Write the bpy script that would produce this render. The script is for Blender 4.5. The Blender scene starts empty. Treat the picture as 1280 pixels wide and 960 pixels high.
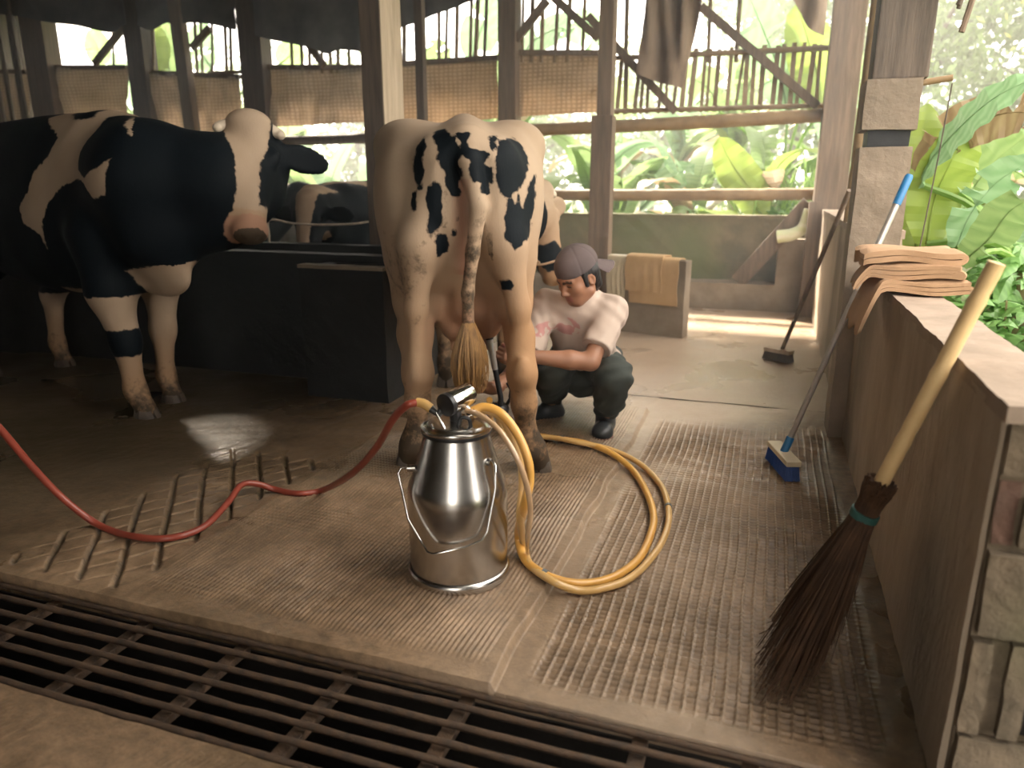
import bpy, bmesh, math, random
import numpy as np
import openvdb
from mathutils import Vector, Matrix, Euler

scene = bpy.context.scene
COL = scene.collection
R = math.radians

# ------------------------------------------------------------------ camera
CAM_H, FPX, PITCH, YAW = 1.2, 925.0, R(15.1), R(19.0)
cam_data = bpy.data.cameras.new('camera')
cam = bpy.data.objects.new('camera', cam_data)
COL.objects.link(cam)
cam.location = (0, 0, CAM_H)
cam.rotation_euler = (math.pi / 2 - PITCH, 0, YAW)
cam_data.sensor_width = 36.0
cam_data.lens = 36.0 * FPX / 1280.0
cam_data.clip_start = 0.05
cam_data.clip_end = 200
cam_data.dof.use_dof = True
cam_data.dof.focus_distance = 2.7
cam_data.dof.aperture_fstop = 2.2
scene.camera = cam

# ------------------------------------------------------------------ sky, sun, exposure
world = bpy.data.worlds.new('world')
scene.world = world
world.use_nodes = True
wn = world.node_tree
wn.nodes.clear()
wo = wn.nodes.new('ShaderNodeOutputWorld')
wb = wn.nodes.new('ShaderNodeBackground')
wb.inputs['Color'].default_value = (1.0, 0.93, 0.84, 1)      # bright milky overcast
wb.inputs['Strength'].default_value = 2.6
wn.links.new(wb.outputs[0], wo.inputs[0])

sun_d = bpy.data.lights.new('sun', 'SUN')
sun_d.energy = 10.0
sun_d.angle = R(6)
sun_d.color = (1.0, 0.90, 0.74)
sun = bpy.data.objects.new('sun', sun_d)
COL.objects.link(sun)
sun.rotation_euler = Vector((0.45, -0.55, -0.72)).to_track_quat('-Z', 'Y').to_euler()

scene.view_settings.view_transform = 'Standard'
scene.view_settings.look = 'None'
scene.view_settings.gamma = 1
scene.view_settings.use_curve_mapping = False
scene.view_settings.exposure = 1.5
scene.cycles.max_bounces = 8
scene.cycles.diffuse_bounces = 5
scene.cycles.glossy_bounces = 4
scene.cycles.transmission_bounces = 4
scene.cycles.transparent_max_bounces = 6
scene.cycles.sample_clamp_indirect = 6

# ------------------------------------------------------------------ photo geometry (where real things stand)
_F = np.array([-math.sin(YAW) * math.cos(PITCH), math.cos(YAW) * math.cos(PITCH), -math.sin(PITCH)])
_R = np.array([math.cos(YAW), math.sin(YAW), 0.0])
_U = np.cross(_R, _F)
_C = np.array([0, 0, CAM_H])
ROOF_X1, ROOF_Y0 = 0.68, -3.0      # eaves: right side and behind the viewer
MIST_D = 0.018
BARN_D = 0.02
FRONT_X = -0.1                     # left edge of the opening in the added front wall


def _ray(x, y):
    return _F + _R * (x - 640) / FPX + _U * (480 - y) / FPX


def pz(x, y, z=0.0):
    d = _ray(x, y); return _C + d * (z - CAM_H) / d[2]


def py_(x, y, Y):
    d = _ray(x, y); return _C + d * Y / d[1]


def px_(x, y, X):
    d = _ray(x, y); return _C + d * X / d[0]


def pt(x, y, t):
    return _C + _ray(x, y) * t


# ------------------------------------------------------------------ helpers
def tag(o, label=None, cat=None, group=None, kind=None):
    if label: o['label'] = label
    if cat: o['category'] = cat
    if group: o['group'] = group
    if kind: o['kind'] = kind
    return o


def empty(name, loc=(0, 0, 0), rz=0.0):
    o = bpy.data.objects.new(name, None)
    COL.objects.link(o)
    o.location = loc
    o.rotation_euler = (0, 0, rz)
    o.empty_display_size = 0.1
    return o


def link_mesh(name, me, mat=None, parent=None):
    o = bpy.data.objects.new(name, me)
    COL.objects.link(o)
    if mat is not None and not me.materials:
        me.materials.append(mat)
    if parent is not None:
        o.parent = parent
    return o


class MB:
    """collects verts and faces of ONE mesh"""
    def __init__(self):
        self.v, self.f = [], []

    def add(self, vs, fs):
        n = len(self.v)
        self.v += [tuple(map(float, p)) for p in vs]
        self.f += [tuple(i + n for i in f) for f in fs]
        return self

    def box(self, lo, hi):
        x0, y0, z0 = lo; x1, y1, z1 = hi
        return self.add([(x0, y0, z0), (x1, y0, z0), (x1, y1, z0), (x0, y1, z0), (x0, y0, z1), (x1, y0, z1), (x1, y1, z1), (x0, y1, z1)],
                        [(0, 3, 2, 1), (4, 5, 6, 7), (0, 1, 5, 4), (1, 2, 6, 5), (2, 3, 7, 6), (3, 0, 4, 7)])

    def beam(self, a, b, w, h, up=(0, 0, 1)):
        """box along a->b, w across, h along up"""
        a, b = Vector(a), Vector(b)
        d = (b - a).normalized()
        s = d.cross(Vector(up))
        if s.length < 1e-5: s = d.cross(Vector((1, 0, 0)))
        s.normalize(); u = s.cross(d).normalized()
        vs = []
        for p in (a, b):
            for i, j in ((-1, -1), (1, -1), (1, 1), (-1, 1)):
                vs.append(p + s * (i * w / 2) + u * (j * h / 2))
        return self.add(vs, [(0, 1, 2, 3), (7, 6, 5, 4), (0, 4, 5, 1), (1, 5, 6, 2), (2, 6, 7, 3), (3, 7, 4, 0)])

    def tube(self, pts, r, n=10, cap=True):
        pts = [Vector(p) for p in pts]
        m = len(pts)
        rr = [r(i / (m - 1)) if callable(r) else r for i in range(m)]
        tang = [(pts[min(i + 1, m - 1)] - pts[max(i - 1, 0)]).normalized() for i in range(m)]
        nrm = tang[0].orthogonal().normalized()
        vs = []
        for i in range(m):
            nrm = (nrm - tang[i] * nrm.dot(tang[i]))
            if nrm.length < 1e-6: nrm = tang[i].orthogonal()
            nrm.normalize()
            b = tang[i].cross(nrm)
            for k in range(n):
                a = 2 * math.pi * k / n
                vs.append(pts[i] + (nrm * math.cos(a) + b * math.sin(a)) * rr[i])
        fs = []
        for i in range(m - 1):
            for k in range(n):
                k2 = (k + 1) % n
                fs.append((i * n + k, i * n + k2, (i + 1) * n + k2, (i + 1) * n + k))
        if cap:
            fs.append(tuple(range(n - 1, -1, -1)))
            fs.append(tuple(range((m - 1) * n, m * n)))
        return self.add(vs, fs)

    def lathe(self, prof, n=48, c=(0, 0, 0)):
        vs = [(c[0] + r * math.cos(2 * math.pi * k / n), c[1] + r * math.sin(2 * math.pi * k / n), c[2] + z) for r, z in prof for k in range(n)]
        fs = []
        for i in range(len(prof) - 1):
            for k in range(n):
                k2 = (k + 1) % n
                fs.append((i * n + k, i * n + k2, (i + 1) * n + k2, (i + 1) * n + k))
        return self.add(vs, fs)

    def mesh(self, name, smooth=False, bevel=0.0):
        me = bpy.data.meshes.new(name)
        me.from_pydata(self.v, [], self.f)
        bm = bmesh.new(); bm.from_mesh(me)
        if bevel > 0:
            bmesh.ops.bevel(bm, geom=list(bm.edges), offset=bevel, segments=2, affect='EDGES', profile=0.6)
        bmesh.ops.recalc_face_normals(bm, faces=bm.faces)
        if smooth:
            for f in bm.faces: f.smooth = True
        bm.to_mesh(me); bm.free()
        if smooth:
            try: me.set_sharp_from_angle(angle=R(50))
            except Exception: pass
        me.update()
        return me

    def build(self, name, mat, parent=None, smooth=False, bevel=0.0):
        return link_mesh(name, self.mesh(name, smooth, bevel), mat, parent)


def spline(pts, n=10):
    """Catmull-Rom through pts"""
    P = [np.array(p, float) for p in pts]
    P = [2 * P[0] - P[1]] + P + [2 * P[-1] - P[-2]]
    out = []
    for i in range(1, len(P) - 2):
        for k in range(n):
            t = k / n
            a, b, c, d = P[i - 1], P[i], P[i + 1], P[i + 2]
            out.append(0.5 * ((2 * b) + (c - a) * t + (2 * a - 5 * b + 4 * c - d) * t * t + (-a + 3 * b - 3 * c + d) * t ** 3))
    out.append(P[-2])
    return out


def vnoise(p, seed=0):
    """cheap smooth pseudo noise for arrays (N,3) in -1..1"""
    rng = np.random.RandomState(seed)
    s = np.zeros(len(p))
    for k in range(6):
        d = rng.normal(size=3); d /= np.linalg.norm(d)
        s += np.sin(p @ d * (1.0 + 0.35 * k) * 6.283 + rng.uniform(0, 6.283))
    return s / 6 * 1.6


# ------------------------------------------------------------------ materials
MATS = {}


def nodes_of(name):
    m = bpy.data.materials.new(name)
    m.use_nodes = True
    nt = m.node_tree
    return m, nt, nt.nodes['Principled BSDF']


def N(nt, t, **kw):
    n = nt.nodes.new(t)
    for k, v in kw.items():
        if k in n.inputs: n.inputs[k].default_value = v
        else: setattr(n, k, v)
    return n


def mat(name, c1, c2=None, scale=6.0, detail=6.0, rough=0.7, rough2=None, bump=0.0, bscale=None, metal=0.0, stretch=(1, 1, 1), c3=None,
        spec=0.4, coat=0.0, rand=0.0, contrast=(0.35, 0.65), coords='Object'):
    """procedural noise material: c1..c2 mottled, optional coarse stains c3"""
    if name in MATS: return MATS[name]
    m, nt, b = nodes_of(name)
    L = nt.links.new
    tc = N(nt, 'ShaderNodeTexCoord')
    mp = N(nt, 'ShaderNodeMapping'); mp.inputs['Scale'].default_value = stretch
    L(tc.outputs[coords], mp.inputs['Vector'])
    ns = N(nt, 'ShaderNodeTexNoise', Scale=scale, Detail=detail, Roughness=0.6)
    L(mp.outputs[0], ns.inputs['Vector'])
    c2 = c2 or tuple(x * 0.8 for x in c1)
    rp = N(nt, 'ShaderNodeValToRGB')
    rp.color_ramp.elements[0].position, rp.color_ramp.elements[1].position = contrast
    rp.color_ramp.elements[0].color = (*c1, 1); rp.color_ramp.elements[1].color = (*c2, 1)
    L(ns.outputs['Fac'], rp.inputs[0])
    col = rp.outputs[0]
    if c3:
        n3 = N(nt, 'ShaderNodeTexNoise', Scale=scale * 0.22, Detail=4.0)
        L(mp.outputs[0], n3.inputs['Vector'])
        r3 = N(nt, 'ShaderNodeValToRGB')
        r3.color_ramp.elements[0].position, r3.color_ramp.elements[1].position = 0.48, 0.66
        L(n3.outputs['Fac'], r3.inputs[0])
        mx = N(nt, 'ShaderNodeMixRGB'); mx.inputs[2].default_value = (*c3, 1)
        L(r3.outputs[0], mx.inputs[0]); L(col, mx.inputs[1]); col = mx.outputs[0]
    if rand > 0:
        oi = N(nt, 'ShaderNodeObjectInfo')
        mr = N(nt, 'ShaderNodeMapRange'); mr.inputs['To Min'].default_value = 1 - rand; mr.inputs['To Max'].default_value = 1 + rand
        L(oi.outputs['Random'], mr.inputs['Value'])
        hs = N(nt, 'ShaderNodeHueSaturation'); L(mr.outputs[0], hs.inputs['Value']); L(col, hs.inputs['Color']); col = hs.outputs[0]
    L(col, b.inputs['Base Color'])
    b.inputs['Metallic'].default_value = metal
    b.inputs['Specular IOR Level'].default_value = spec
    b.inputs['Roughness'].default_value = rough
    if coat: b.inputs['Coat Weight'].default_value = coat; b.inputs['Coat Roughness'].default_value = 0.15
    if rough2 is not None:
        mr2 = N(nt, 'ShaderNodeMapRange'); mr2.inputs['From Min'].default_value = 0.35; mr2.inputs['From Max'].default_value = 0.65
        mr2.inputs['To Min'].default_value = rough; mr2.inputs['To Max'].default_value = rough2
        L(ns.outputs['Fac'], mr2.inputs['Value']); L(mr2.outputs[0], b.inputs['Roughness'])
    if bump > 0:
        nb = N(nt, 'ShaderNodeTexNoise', Scale=bscale or scale * 4, Detail=6.0, Roughness=0.65)
        L(mp.outputs[0], nb.inputs['Vector'])
        bp = N(nt, 'ShaderNodeBump', Strength=bump, Distance=0.02)
        L(nb.outputs['Fac'], bp.inputs['Height']); L(bp.outputs[0], b.inputs['Normal'])
    MATS[name] = m
    return m


def leaf_mat(name, c, c2, trans=0.55, rand=0.25, rough=0.45):
    if name in MATS: return MATS[name]
    m, nt, b = nodes_of(name)
    L = nt.links.new
    out = nt.nodes['Material Output']
    tc = N(nt, 'ShaderNodeTexCoord')
    wv = N(nt, 'ShaderNodeTexWave', Scale=9.0, Distortion=2.5, Detail=2.0)
    wv.bands_direction = 'Y'
    L(tc.outputs['Object'], wv.inputs['Vector'])
    mx = N(nt, 'ShaderNodeMixRGB'); mx.inputs[1].default_value = (*c, 1); mx.inputs[2].default_value = (*c2, 1)
    L(wv.outputs['Fac'], mx.inputs[0])
    oi = N(nt, 'ShaderNodeObjectInfo')
    mr = N(nt, 'ShaderNodeMapRange'); mr.inputs['To Min'].default_value = 1 - rand; mr.inputs['To Max'].default_value = 1 + rand
    L(oi.outputs['Random'], mr.inputs['Value'])
    hs = N(nt, 'ShaderNodeHueSaturation'); L(mr.outputs[0], hs.inputs['Value']); L(mx.outputs[0], hs.inputs['Color'])
    L(hs.outputs[0], b.inputs['Base Color']); b.inputs['Roughness'].default_value = rough
    tr = N(nt, 'ShaderNodeBsdfTranslucent')
    h2 = N(nt, 'ShaderNodeHueSaturation'); h2.inputs['Saturation'].default_value = 0.95; h2.inputs['Value'].default_value = 1.2
    L(hs.outputs[0], h2.inputs['Color']); L(h2.outputs[0], tr.inputs[0])
    ms = N(nt, 'ShaderNodeMixShader'); ms.inputs[0].default_value = trans
    L(b.outputs[0], ms.inputs[1]); L(tr.outputs[0], ms.inputs[2]); L(ms.outputs[0], out.inputs['Surface'])
    MATS[name] = m
    return m


M_conc = mat('concrete', (0.30, 0.24, 0.175), (0.20, 0.155, 0.11), scale=5, rough=0.85, bump=0.25, c3=(0.12, 0.09, 0.06), stretch=(1, 1, 1))
M_wallc = mat('wall_plaster', (0.40, 0.315, 0.23), (0.31, 0.24, 0.175), scale=4, rough=0.9, bump=0.5, bscale=22, c3=(0.17, 0.135, 0.098), stretch=(1.8, 1.8, 0.5))
M_pillar = mat('pillar_concrete', (0.27, 0.21, 0.155), (0.20, 0.155, 0.112), scale=6, rough=0.9, bump=0.4, bscale=30, c3=(0.15, 0.12, 0.088))
M_walltop = mat('wall_top_plaster', (0.33, 0.25, 0.19), (0.25, 0.19, 0.14), scale=7, rough=0.9, bump=0.3)
M_cdark = mat('dark_concrete', (0.016, 0.0165, 0.017), (0.009, 0.0095, 0.010), scale=4, rough=0.6, bump=0.25)  # near-black even tone for trough, box and pillar neck
M_moss = mat('mossy_concrete', (0.23, 0.185, 0.115), (0.13, 0.112, 0.065), scale=4, rough=0.9, bump=0.3, c3=(0.13, 0.14, 0.06))
M_wood = mat('weathered_wood', (0.21, 0.15, 0.105), (0.125, 0.09, 0.064), scale=5, rough=0.75, bump=0.3, stretch=(6, 6, 0.5))
M_wooddk = mat('dark_wood', (0.14, 0.105, 0.08), (0.075, 0.058, 0.045), scale=5, rough=0.75, bump=0.3, stretch=(6, 6, 0.5))
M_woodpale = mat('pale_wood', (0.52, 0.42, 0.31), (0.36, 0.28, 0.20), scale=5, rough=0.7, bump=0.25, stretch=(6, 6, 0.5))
M_bamboo = mat('bamboo', (0.33, 0.225, 0.12), (0.22, 0.148, 0.08), scale=6, rough=0.5, rough2=0.65, bump=0.12, stretch=(1, 1, 1))
M_bamboopale = mat('pale_bamboo', (0.66, 0.47, 0.24), (0.52, 0.35, 0.16), scale=5, rough=0.42, bump=0.08)
M_slat = mat('bamboo_slat', (0.30, 0.215, 0.135), (0.19, 0.135, 0.085), scale=8, rough=0.65, bump=0.2, rand=0.25)
M_steel = mat('rusty_steel', (0.075, 0.055, 0.042), (0.15, 0.095, 0.06), scale=30, rough=0.42, rough2=0.75, bump=0.35, bscale=90, metal=0.55)
M_pit = mat('drain_pit', (0.03, 0.026, 0.022), (0.014, 0.012, 0.011), scale=4, rough=0.7, bump=0.3)

# ================================================================== the setting
# ---- floor: one slab with a raised ribbed mat (x < -0.55) and a trowelled grid to its right
def floor_material():
    m, nt, b = nodes_of('floor_concrete')
    L = nt.links.new
    tc = N(nt, 'ShaderNodeTexCoord')
    n1 = N(nt, 'ShaderNodeTexNoise', Scale=2.2, Detail=8.0, Roughness=0.65); L(tc.outputs['Object'], n1.inputs['Vector'])
    rp = N(nt, 'ShaderNodeValToRGB'); e = rp.color_ramp.elements
    e[0].position, e[0].color = 0.30, (0.10, 0.064, 0.036, 1)
    e[1].position, e[1].color = 0.72, (0.32, 0.215, 0.13, 1)
    x = e.new(0.5); x.color = (0.205, 0.135, 0.08, 1)
    L(n1.outputs['Fac'], rp.inputs[0])
    n2 = N(nt, 'ShaderNodeTexNoise', Scale=26.0, Detail=6.0, Roughness=0.7); L(tc.outputs['Object'], n2.inputs['Vector'])
    r2 = N(nt, 'ShaderNodeMapRange'); r2.inputs['From Min'].default_value = 0.3; r2.inputs['From Max'].default_value = 0.7
    r2.inputs['To Min'].default_value = 0.6; r2.inputs['To Max'].default_value = 1.35
    L(n2.outputs['Fac'], r2.inputs['Value'])
    mx = N(nt, 'ShaderNodeMixRGB', blend_type='MULTIPLY'); mx.inputs[0].default_value = 1
    L(rp.outputs[0], mx.inputs[1]); L(r2.outputs[0], mx.inputs[2])
    # dung-stained, damp side of the stall: a mud film, plus recess shade coloured into the grooves
    at = N(nt, 'ShaderNodeAttribute', attribute_name='mud_shade')
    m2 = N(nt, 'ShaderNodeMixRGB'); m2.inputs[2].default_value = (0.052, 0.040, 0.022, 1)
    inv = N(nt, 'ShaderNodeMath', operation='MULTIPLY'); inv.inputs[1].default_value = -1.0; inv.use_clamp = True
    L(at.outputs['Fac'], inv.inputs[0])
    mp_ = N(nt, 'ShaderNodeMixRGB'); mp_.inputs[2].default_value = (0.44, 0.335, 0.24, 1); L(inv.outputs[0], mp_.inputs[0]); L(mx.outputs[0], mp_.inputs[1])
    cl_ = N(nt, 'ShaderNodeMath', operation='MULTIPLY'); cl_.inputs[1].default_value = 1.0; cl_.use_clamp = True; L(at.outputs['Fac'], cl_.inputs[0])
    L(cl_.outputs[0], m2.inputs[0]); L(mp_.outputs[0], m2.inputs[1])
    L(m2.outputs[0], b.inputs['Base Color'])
    n3 = N(nt, 'ShaderNodeTexNoise', Scale=1.7, Detail=5.0); L(tc.outputs['Object'], n3.inputs['Vector'])
    r3 = N(nt, 'ShaderNodeMapRange'); r3.inputs['From Min'].default_value = 0.35; r3.inputs['From Max'].default_value = 0.65
    r3.inputs['To Min'].default_value = 0.20; r3.inputs['To Max'].default_value = 0.48
    L(n3.outputs['Fac'], r3.inputs['Value']); L(r3.outputs[0], b.inputs['Roughness'])
    b.inputs['Specular IOR Level'].default_value = 0.45
    bp = N(nt, 'ShaderNodeBump', Strength=0.35, Distance=0.012); L(n2.outputs['Fac'], bp.inputs['Height']); L(bp.outputs[0], b.inputs['Normal'])
    return m


M_floor = floor_material()
XM = -0.548          # edge of the raised mat
Y0, Y1 = 1.452, 4.2


def height(X, Y):
    P = np.stack([X.ravel(), Y.ravel(), np.zeros(X.size)], 1)
    n_lo = vnoise(P * 0.55, 3).reshape(X.shape)
    n_md = vnoise(P * 1.9, 5).reshape(X.shape)
    n_hi = vnoise(P * 7.0, 8).reshape(X.shape)
    wob = 0.006 * vnoise(P * 1.1, 9).reshape(X.shape)
    z = 0.0025 * n_md + 0.0012 * n_hi
    sm = lambda e0, e1, v: np.clip((v - e0) / (e1 - e0), 0, 1) ** 2 * (3 - 2 * np.clip((v - e0) / (e1 - e0), 0, 1))
    mat_m = 1 - sm(XM - 0.014, XM + 0.004, X + 0.006 * n_md)
    # raised ribbed mat
    edge = sm(-1.80, -1.62, X + 0.06 * n_lo) * sm(Y0 + 0.05, Y0 + 0.11, Y + 0.02 * n_md) * (1 - sm(3.75, 3.95, Y)) * (1 - sm(XM - 0.06, XM - 0.035, X))
    wear = np.clip(0.78 + 0.5 * n_lo + 0.25 * n_md, 0.12, 1)
    bend = 0.05 * np.clip(1.9 - Y, 0, 1) ** 1.5
    ribs = 0.5 + 0.5 * np.cos(2 * np.pi * (X + wob + bend) / 0.0150)
    cross = 0.5 + 0.5 * np.cos(2 * np.pi * (Y + 0.8 * wob) / 0.024)
    crossw = np.clip(0.9 * vnoise(P * 0.9, 14).reshape(X.shape), 0, 1)
    z += mat_m * (1 - sm(3.90, 3.915, Y + 0.004 * n_md)) * (0.024 + edge * wear * 0.0075 * (ribs * (1 - crossw) + crossw * np.minimum(ribs, cross)))
    # trowelled grid of small pads
    g = (1 - mat_m) * sm(XM + 0.05, XM + 0.09, X) * sm(Y0 + 0.06, Y0 + 0.14, Y + 0.03 * n_md) * (1 - sm(3.7, 3.95, Y)) * (1 - sm(0.30, 0.36, X))
    gx = np.abs(((X + wob) / 0.031) % 1 - 0.5) * 2
    gy = np.abs(((Y + 0.5 * wob) / 0.0235) % 1 - 0.5) * 2
    pad = sm(0.06, 0.26, gx) * (0.08 + 0.92 * sm(0.08, 0.40, gy))
    wear2 = np.clip(0.75 + 0.7 * vnoise(P * 0.8, 21).reshape(X.shape), 0.0, 1)
    z -= g * wear2 * 0.0085 * pad
    # lozenge grooves pressed into the muddy left part
    l = sm(-2.27, -2.24, X + 0.02 * n_md) * (1 - sm(-1.80, -1.76, X + 0.02 * n_md)) * sm(1.49, 1.52, Y) * (1 - sm(2.60, 2.64, Y))
    d1 = np.abs(((X + 0.79 * Y + 0.609 + 0.004 * n_md) / 0.139 + 0.5) % 1 - 0.5) * 0.139 * 0.78
    d2 = np.abs(((X - 0.68 * Y + 3.342 + 0.006 * n_md) / 0.103 + 0.5) % 1 - 0.5) * 0.103 * 0.83
    gro = np.maximum(1 - sm(0.005, 0.011, d1 + 0.0015 * n_hi), 0.6 * (1 - sm(0.002, 0.006, d2 + 0.0015 * n_hi)))
    z -= l * mat_m * gro * 0.016 * np.clip(0.8 + 0.4 * n_lo, 0.3, 1)
    mud_shade = np.clip(sm(-1.5, -3.0, X - 0.25 * (Y - 3) + 0.35 * n_lo) + 0.35 * np.clip(n_lo - 0.2, 0, 1) * (X < -0.8), 0, 1)
    mud_shade = np.maximum(mud_shade, 0.55 * sm(0.16, 0.4, X + 0.08 * n_lo) * (1 - sm(2.6, 3.4, Y)))  # darker along the foot of the right wall
    mud_shade = np.maximum(mud_shade, 0.75 * l * mat_m * gro); mud_shade = np.maximum(mud_shade, 0.34 * g * wear2 * pad)  # grooves and pad hollows get recess shade put into the colour
    mud_shade = mud_shade * 0.85 - 0.8 * sm(3.5, 4.3, Y + 0.3 * n_lo) * sm(-1.9, -1.2, X)
    mud_shade = mud_shade - 0.5 * sm(-0.9, -0.45, X) * (1 - sm(-0.1, 0.3, X + 0.05 * n_lo)) * np.clip(0.8 + 0.5 * n_lo, 0, 1)  # right-hand strip lightened in colour to make up for weak light
    return z, mud_shade


def grid_mesh(name, xs, ys, fn, skirt=False):
    X, Y = np.meshgrid(xs, ys)
    Zc, mud_shade = fn(X, Y)
    if skirt: Zc[0, :] = -0.06
    nx, ny = len(xs), len(ys)
    co = np.stack([X.ravel(), Y.ravel(), Zc.ravel()], 1)
    i = (np.arange(ny - 1)[:, None] * nx + np.arange(nx - 1)[None, :]).ravel()
    q = np.stack([i, i + 1, i + nx + 1, i + nx], 1)
    me = np_mesh(name, co, q)
    a = me.attributes.new('mud_shade', 'FLOAT', 'POINT'); a.data.foreach_set('value', mud_shade.ravel().astype(np.float32))
    return me


def np_mesh(name, co, quads, tris=None, smooth=True):
    me = bpy.data.meshes.new(name)
    nq = len(quads); nt_ = 0 if tris is None else len(tris)
    me.vertices.add(len(co)); me.vertices.foreach_set('co', np.ascontiguousarray(co, dtype=np.float32).ravel())
    loops = np.concatenate([np.asarray(quads, np.int32).ravel(), np.asarray(tris, np.int32).ravel() if nt_ else np.zeros(0, np.int32)])
    me.loops.add(len(loops)); me.loops.foreach_set('vertex_index', loops)
    st = np.concatenate([np.arange(nq) * 4, nq * 4 + np.arange(nt_) * 3]).astype(np.int32)
    me.polygons.add(nq + nt_); me.polygons.foreach_set('loop_start', st)
    me.update(calc_edges=True)
    if smooth: me.polygons.foreach_set('use_smooth', np.ones(nq + nt_, bool))
    me.validate()
    return me


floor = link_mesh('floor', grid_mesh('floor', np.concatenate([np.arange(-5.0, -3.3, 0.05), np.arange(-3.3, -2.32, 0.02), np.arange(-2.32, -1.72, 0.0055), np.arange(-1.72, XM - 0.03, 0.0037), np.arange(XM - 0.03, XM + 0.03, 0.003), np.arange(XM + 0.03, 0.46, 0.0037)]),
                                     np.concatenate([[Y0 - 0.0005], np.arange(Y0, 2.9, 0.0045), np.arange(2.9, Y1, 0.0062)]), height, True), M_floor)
tag(floor, kind='structure')
far = link_mesh('slab', grid_mesh('slab_far', np.arange(-10, 0.9, 0.06), np.arange(Y1 - 0.0062, 9.0, 0.06), lambda X, Y: (0.004 * vnoise(np.stack([X.ravel(), Y.ravel(), 0 * X.ravel()], 1) * 0.9, 4).reshape(X.shape) + 0.003, np.clip((-1.9 - X) * 1.5, -0.8, 0.85))), M_floor, floor)
leftf = link_mesh('slab', grid_mesh('slab_left', np.arange(-10, -4.9, 0.1), np.arange(Y0, Y1 + 0.05, 0.05), lambda X, Y: (0.003 + 0 * X, 0.85 + 0 * X)), M_floor, floor)


def front_h(X, Y):
    P = np.stack([X.ravel(), Y.ravel(), 0 * X.ravel()], 1)
    n1 = vnoise(P * 0.7, 31).reshape(X.shape); n2 = vnoise(P * 3, 32).reshape(X.shape)
    ribs = 0.5 + 0.5 * np.cos(2 * np.pi * (X - 0.35 * Y + 0.01 * n1) / 0.017)
    ed = np.clip((1.06 - Y) / 0.05, 0, 1)
    return 0.003 * n2 + ed * ribs * 0.008 * np.clip(0.6 + 0.7 * n1, 0, 1), 0.45 * np.clip(n1, 0, 1)


link_mesh('slab', grid_mesh('slab_front', np.concatenate([np.arange(-3.4, -1.95, 0.05), np.arange(-1.95, -0.5, 0.0045), np.arange(-0.5, 0.9, 0.05)]), np.concatenate([np.arange(-3, 0.7, 0.1), np.arange(0.7, 1.085, 0.012)]), front_h), M_floor, floor)

sub_ = MB(); sub_.box((-10, 1.60, -0.4), (0.75, 9.0, -0.035)); sub_.box((-10, -3.2, -0.4), (0.9, 0.93, -0.02)); sub_.build('sub_base', M_pit, floor)

# ---- drain trench and its grate
tr = MB()
tr.box((-6, 1.445, -0.42), (0.42, 1.62, -0.04)); tr.box((-6, 0.92, -0.42), (0.42, 1.088, -0.006)); tr.box((-6, 1.0, -0.46), (0.42, 1.5, -0.40))
tr.build('trench', M_pit, floor)
grate = tag(empty('drain_grate', (-0.8, 1.26, 0)), 'rusty steel drain grate across the bottom of the floor', 'grate')


def jitter_tube(p0, p1, r, seed, n=8, seg=60, amp=0.0009):
    rng = random.Random(seed)
    mb = MB()
    pts = [Vector(p0).lerp(Vector(p1), i / seg) + Vector((0, rng.uniform(-amp, amp), rng.uniform(-amp, amp))) for i in range(seg + 1)]
    mb.tube(pts, lambda t: r * (1 + 0.10 * math.sin(t * 190 + seed)), n)
    return mb


def local(mb, parent):
    """move a builder given in world space into the parent's space (parents carry no scale)"""
    inv = (Matrix.Translation(parent.location) @ Matrix.Rotation(parent.rotation_euler.z, 4, 'Z')).inverted()
    mb.v = [tuple(inv @ Vector(p)) for p in mb.v]
    return mb


for i, yy in enumerate((1.436, 1.386, 1.324, 1.266, 1.212, 1.158, 1.098)):
    local(jitter_tube((-4.2, yy, -0.008), (0.42, yy, -0.008), 0.0085 if i < 6 else 0.0105, i), grate).build('rod', M_steel, grate, smooth=True)
for i, xx in enumerate((-2.95, -2.62, -2.29, -1.963, -1.616, -1.276, -0.941, -0.612, -0.275 + 0.09, 0.055, 0.36)):
    b_ = MB(); b_.beam((xx, 1.09, -0.034), (xx, 1.446, -0.034), 0.036, 0.022)
    local(b_, grate).build('cross_bar', M_steel, grate, bevel=0.003)

# ---- walls
def rough_box(lo, hi, step, amp, seed, bev=0.0):
    """a plastered block: subdivided box with uneven faces"""
    bm = bmesh.new()
    bmesh.ops.create_cube(bm, size=1)
    lo, hi = Vector(lo), Vector(hi)
    for v in bm.verts:
        v.co = Vector([lo[k] + (v.co[k] + 0.5) * (hi[k] - lo[k]) for k in range(3)])
    for ax in range(3):
        n = int((hi[ax] - lo[ax]) / step)
        for k in range(1, n + 1):
            co = Vector((0, 0, 0)); co[ax] = lo[ax] + (hi[ax] - lo[ax]) * k / (n + 1)
            no = Vector((0, 0, 0)); no[ax] = 1
            bmesh.ops.bisect_plane(bm, geom=bm.verts[:] + bm.edges[:] + bm.faces[:], plane_co=co, plane_no=no)
    P = np.array([v.co[:] for v in bm.verts])
    d = np.stack([vnoise(P * 2.3, seed + k) * 0.6 + vnoise(P * 9, seed + 10 + k) * 0.4 for k in range(3)], 1) * amp
    for v, q in zip(bm.verts, d):
        v.co += Vector(q)
        v.co.z = max(v.co.z, lo.z)
    bmesh.ops.recalc_face_normals(bm, faces=bm.faces)
    me = bpy.data.meshes.new('m'); bm.to_mesh(me); bm.free()
    return me


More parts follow.
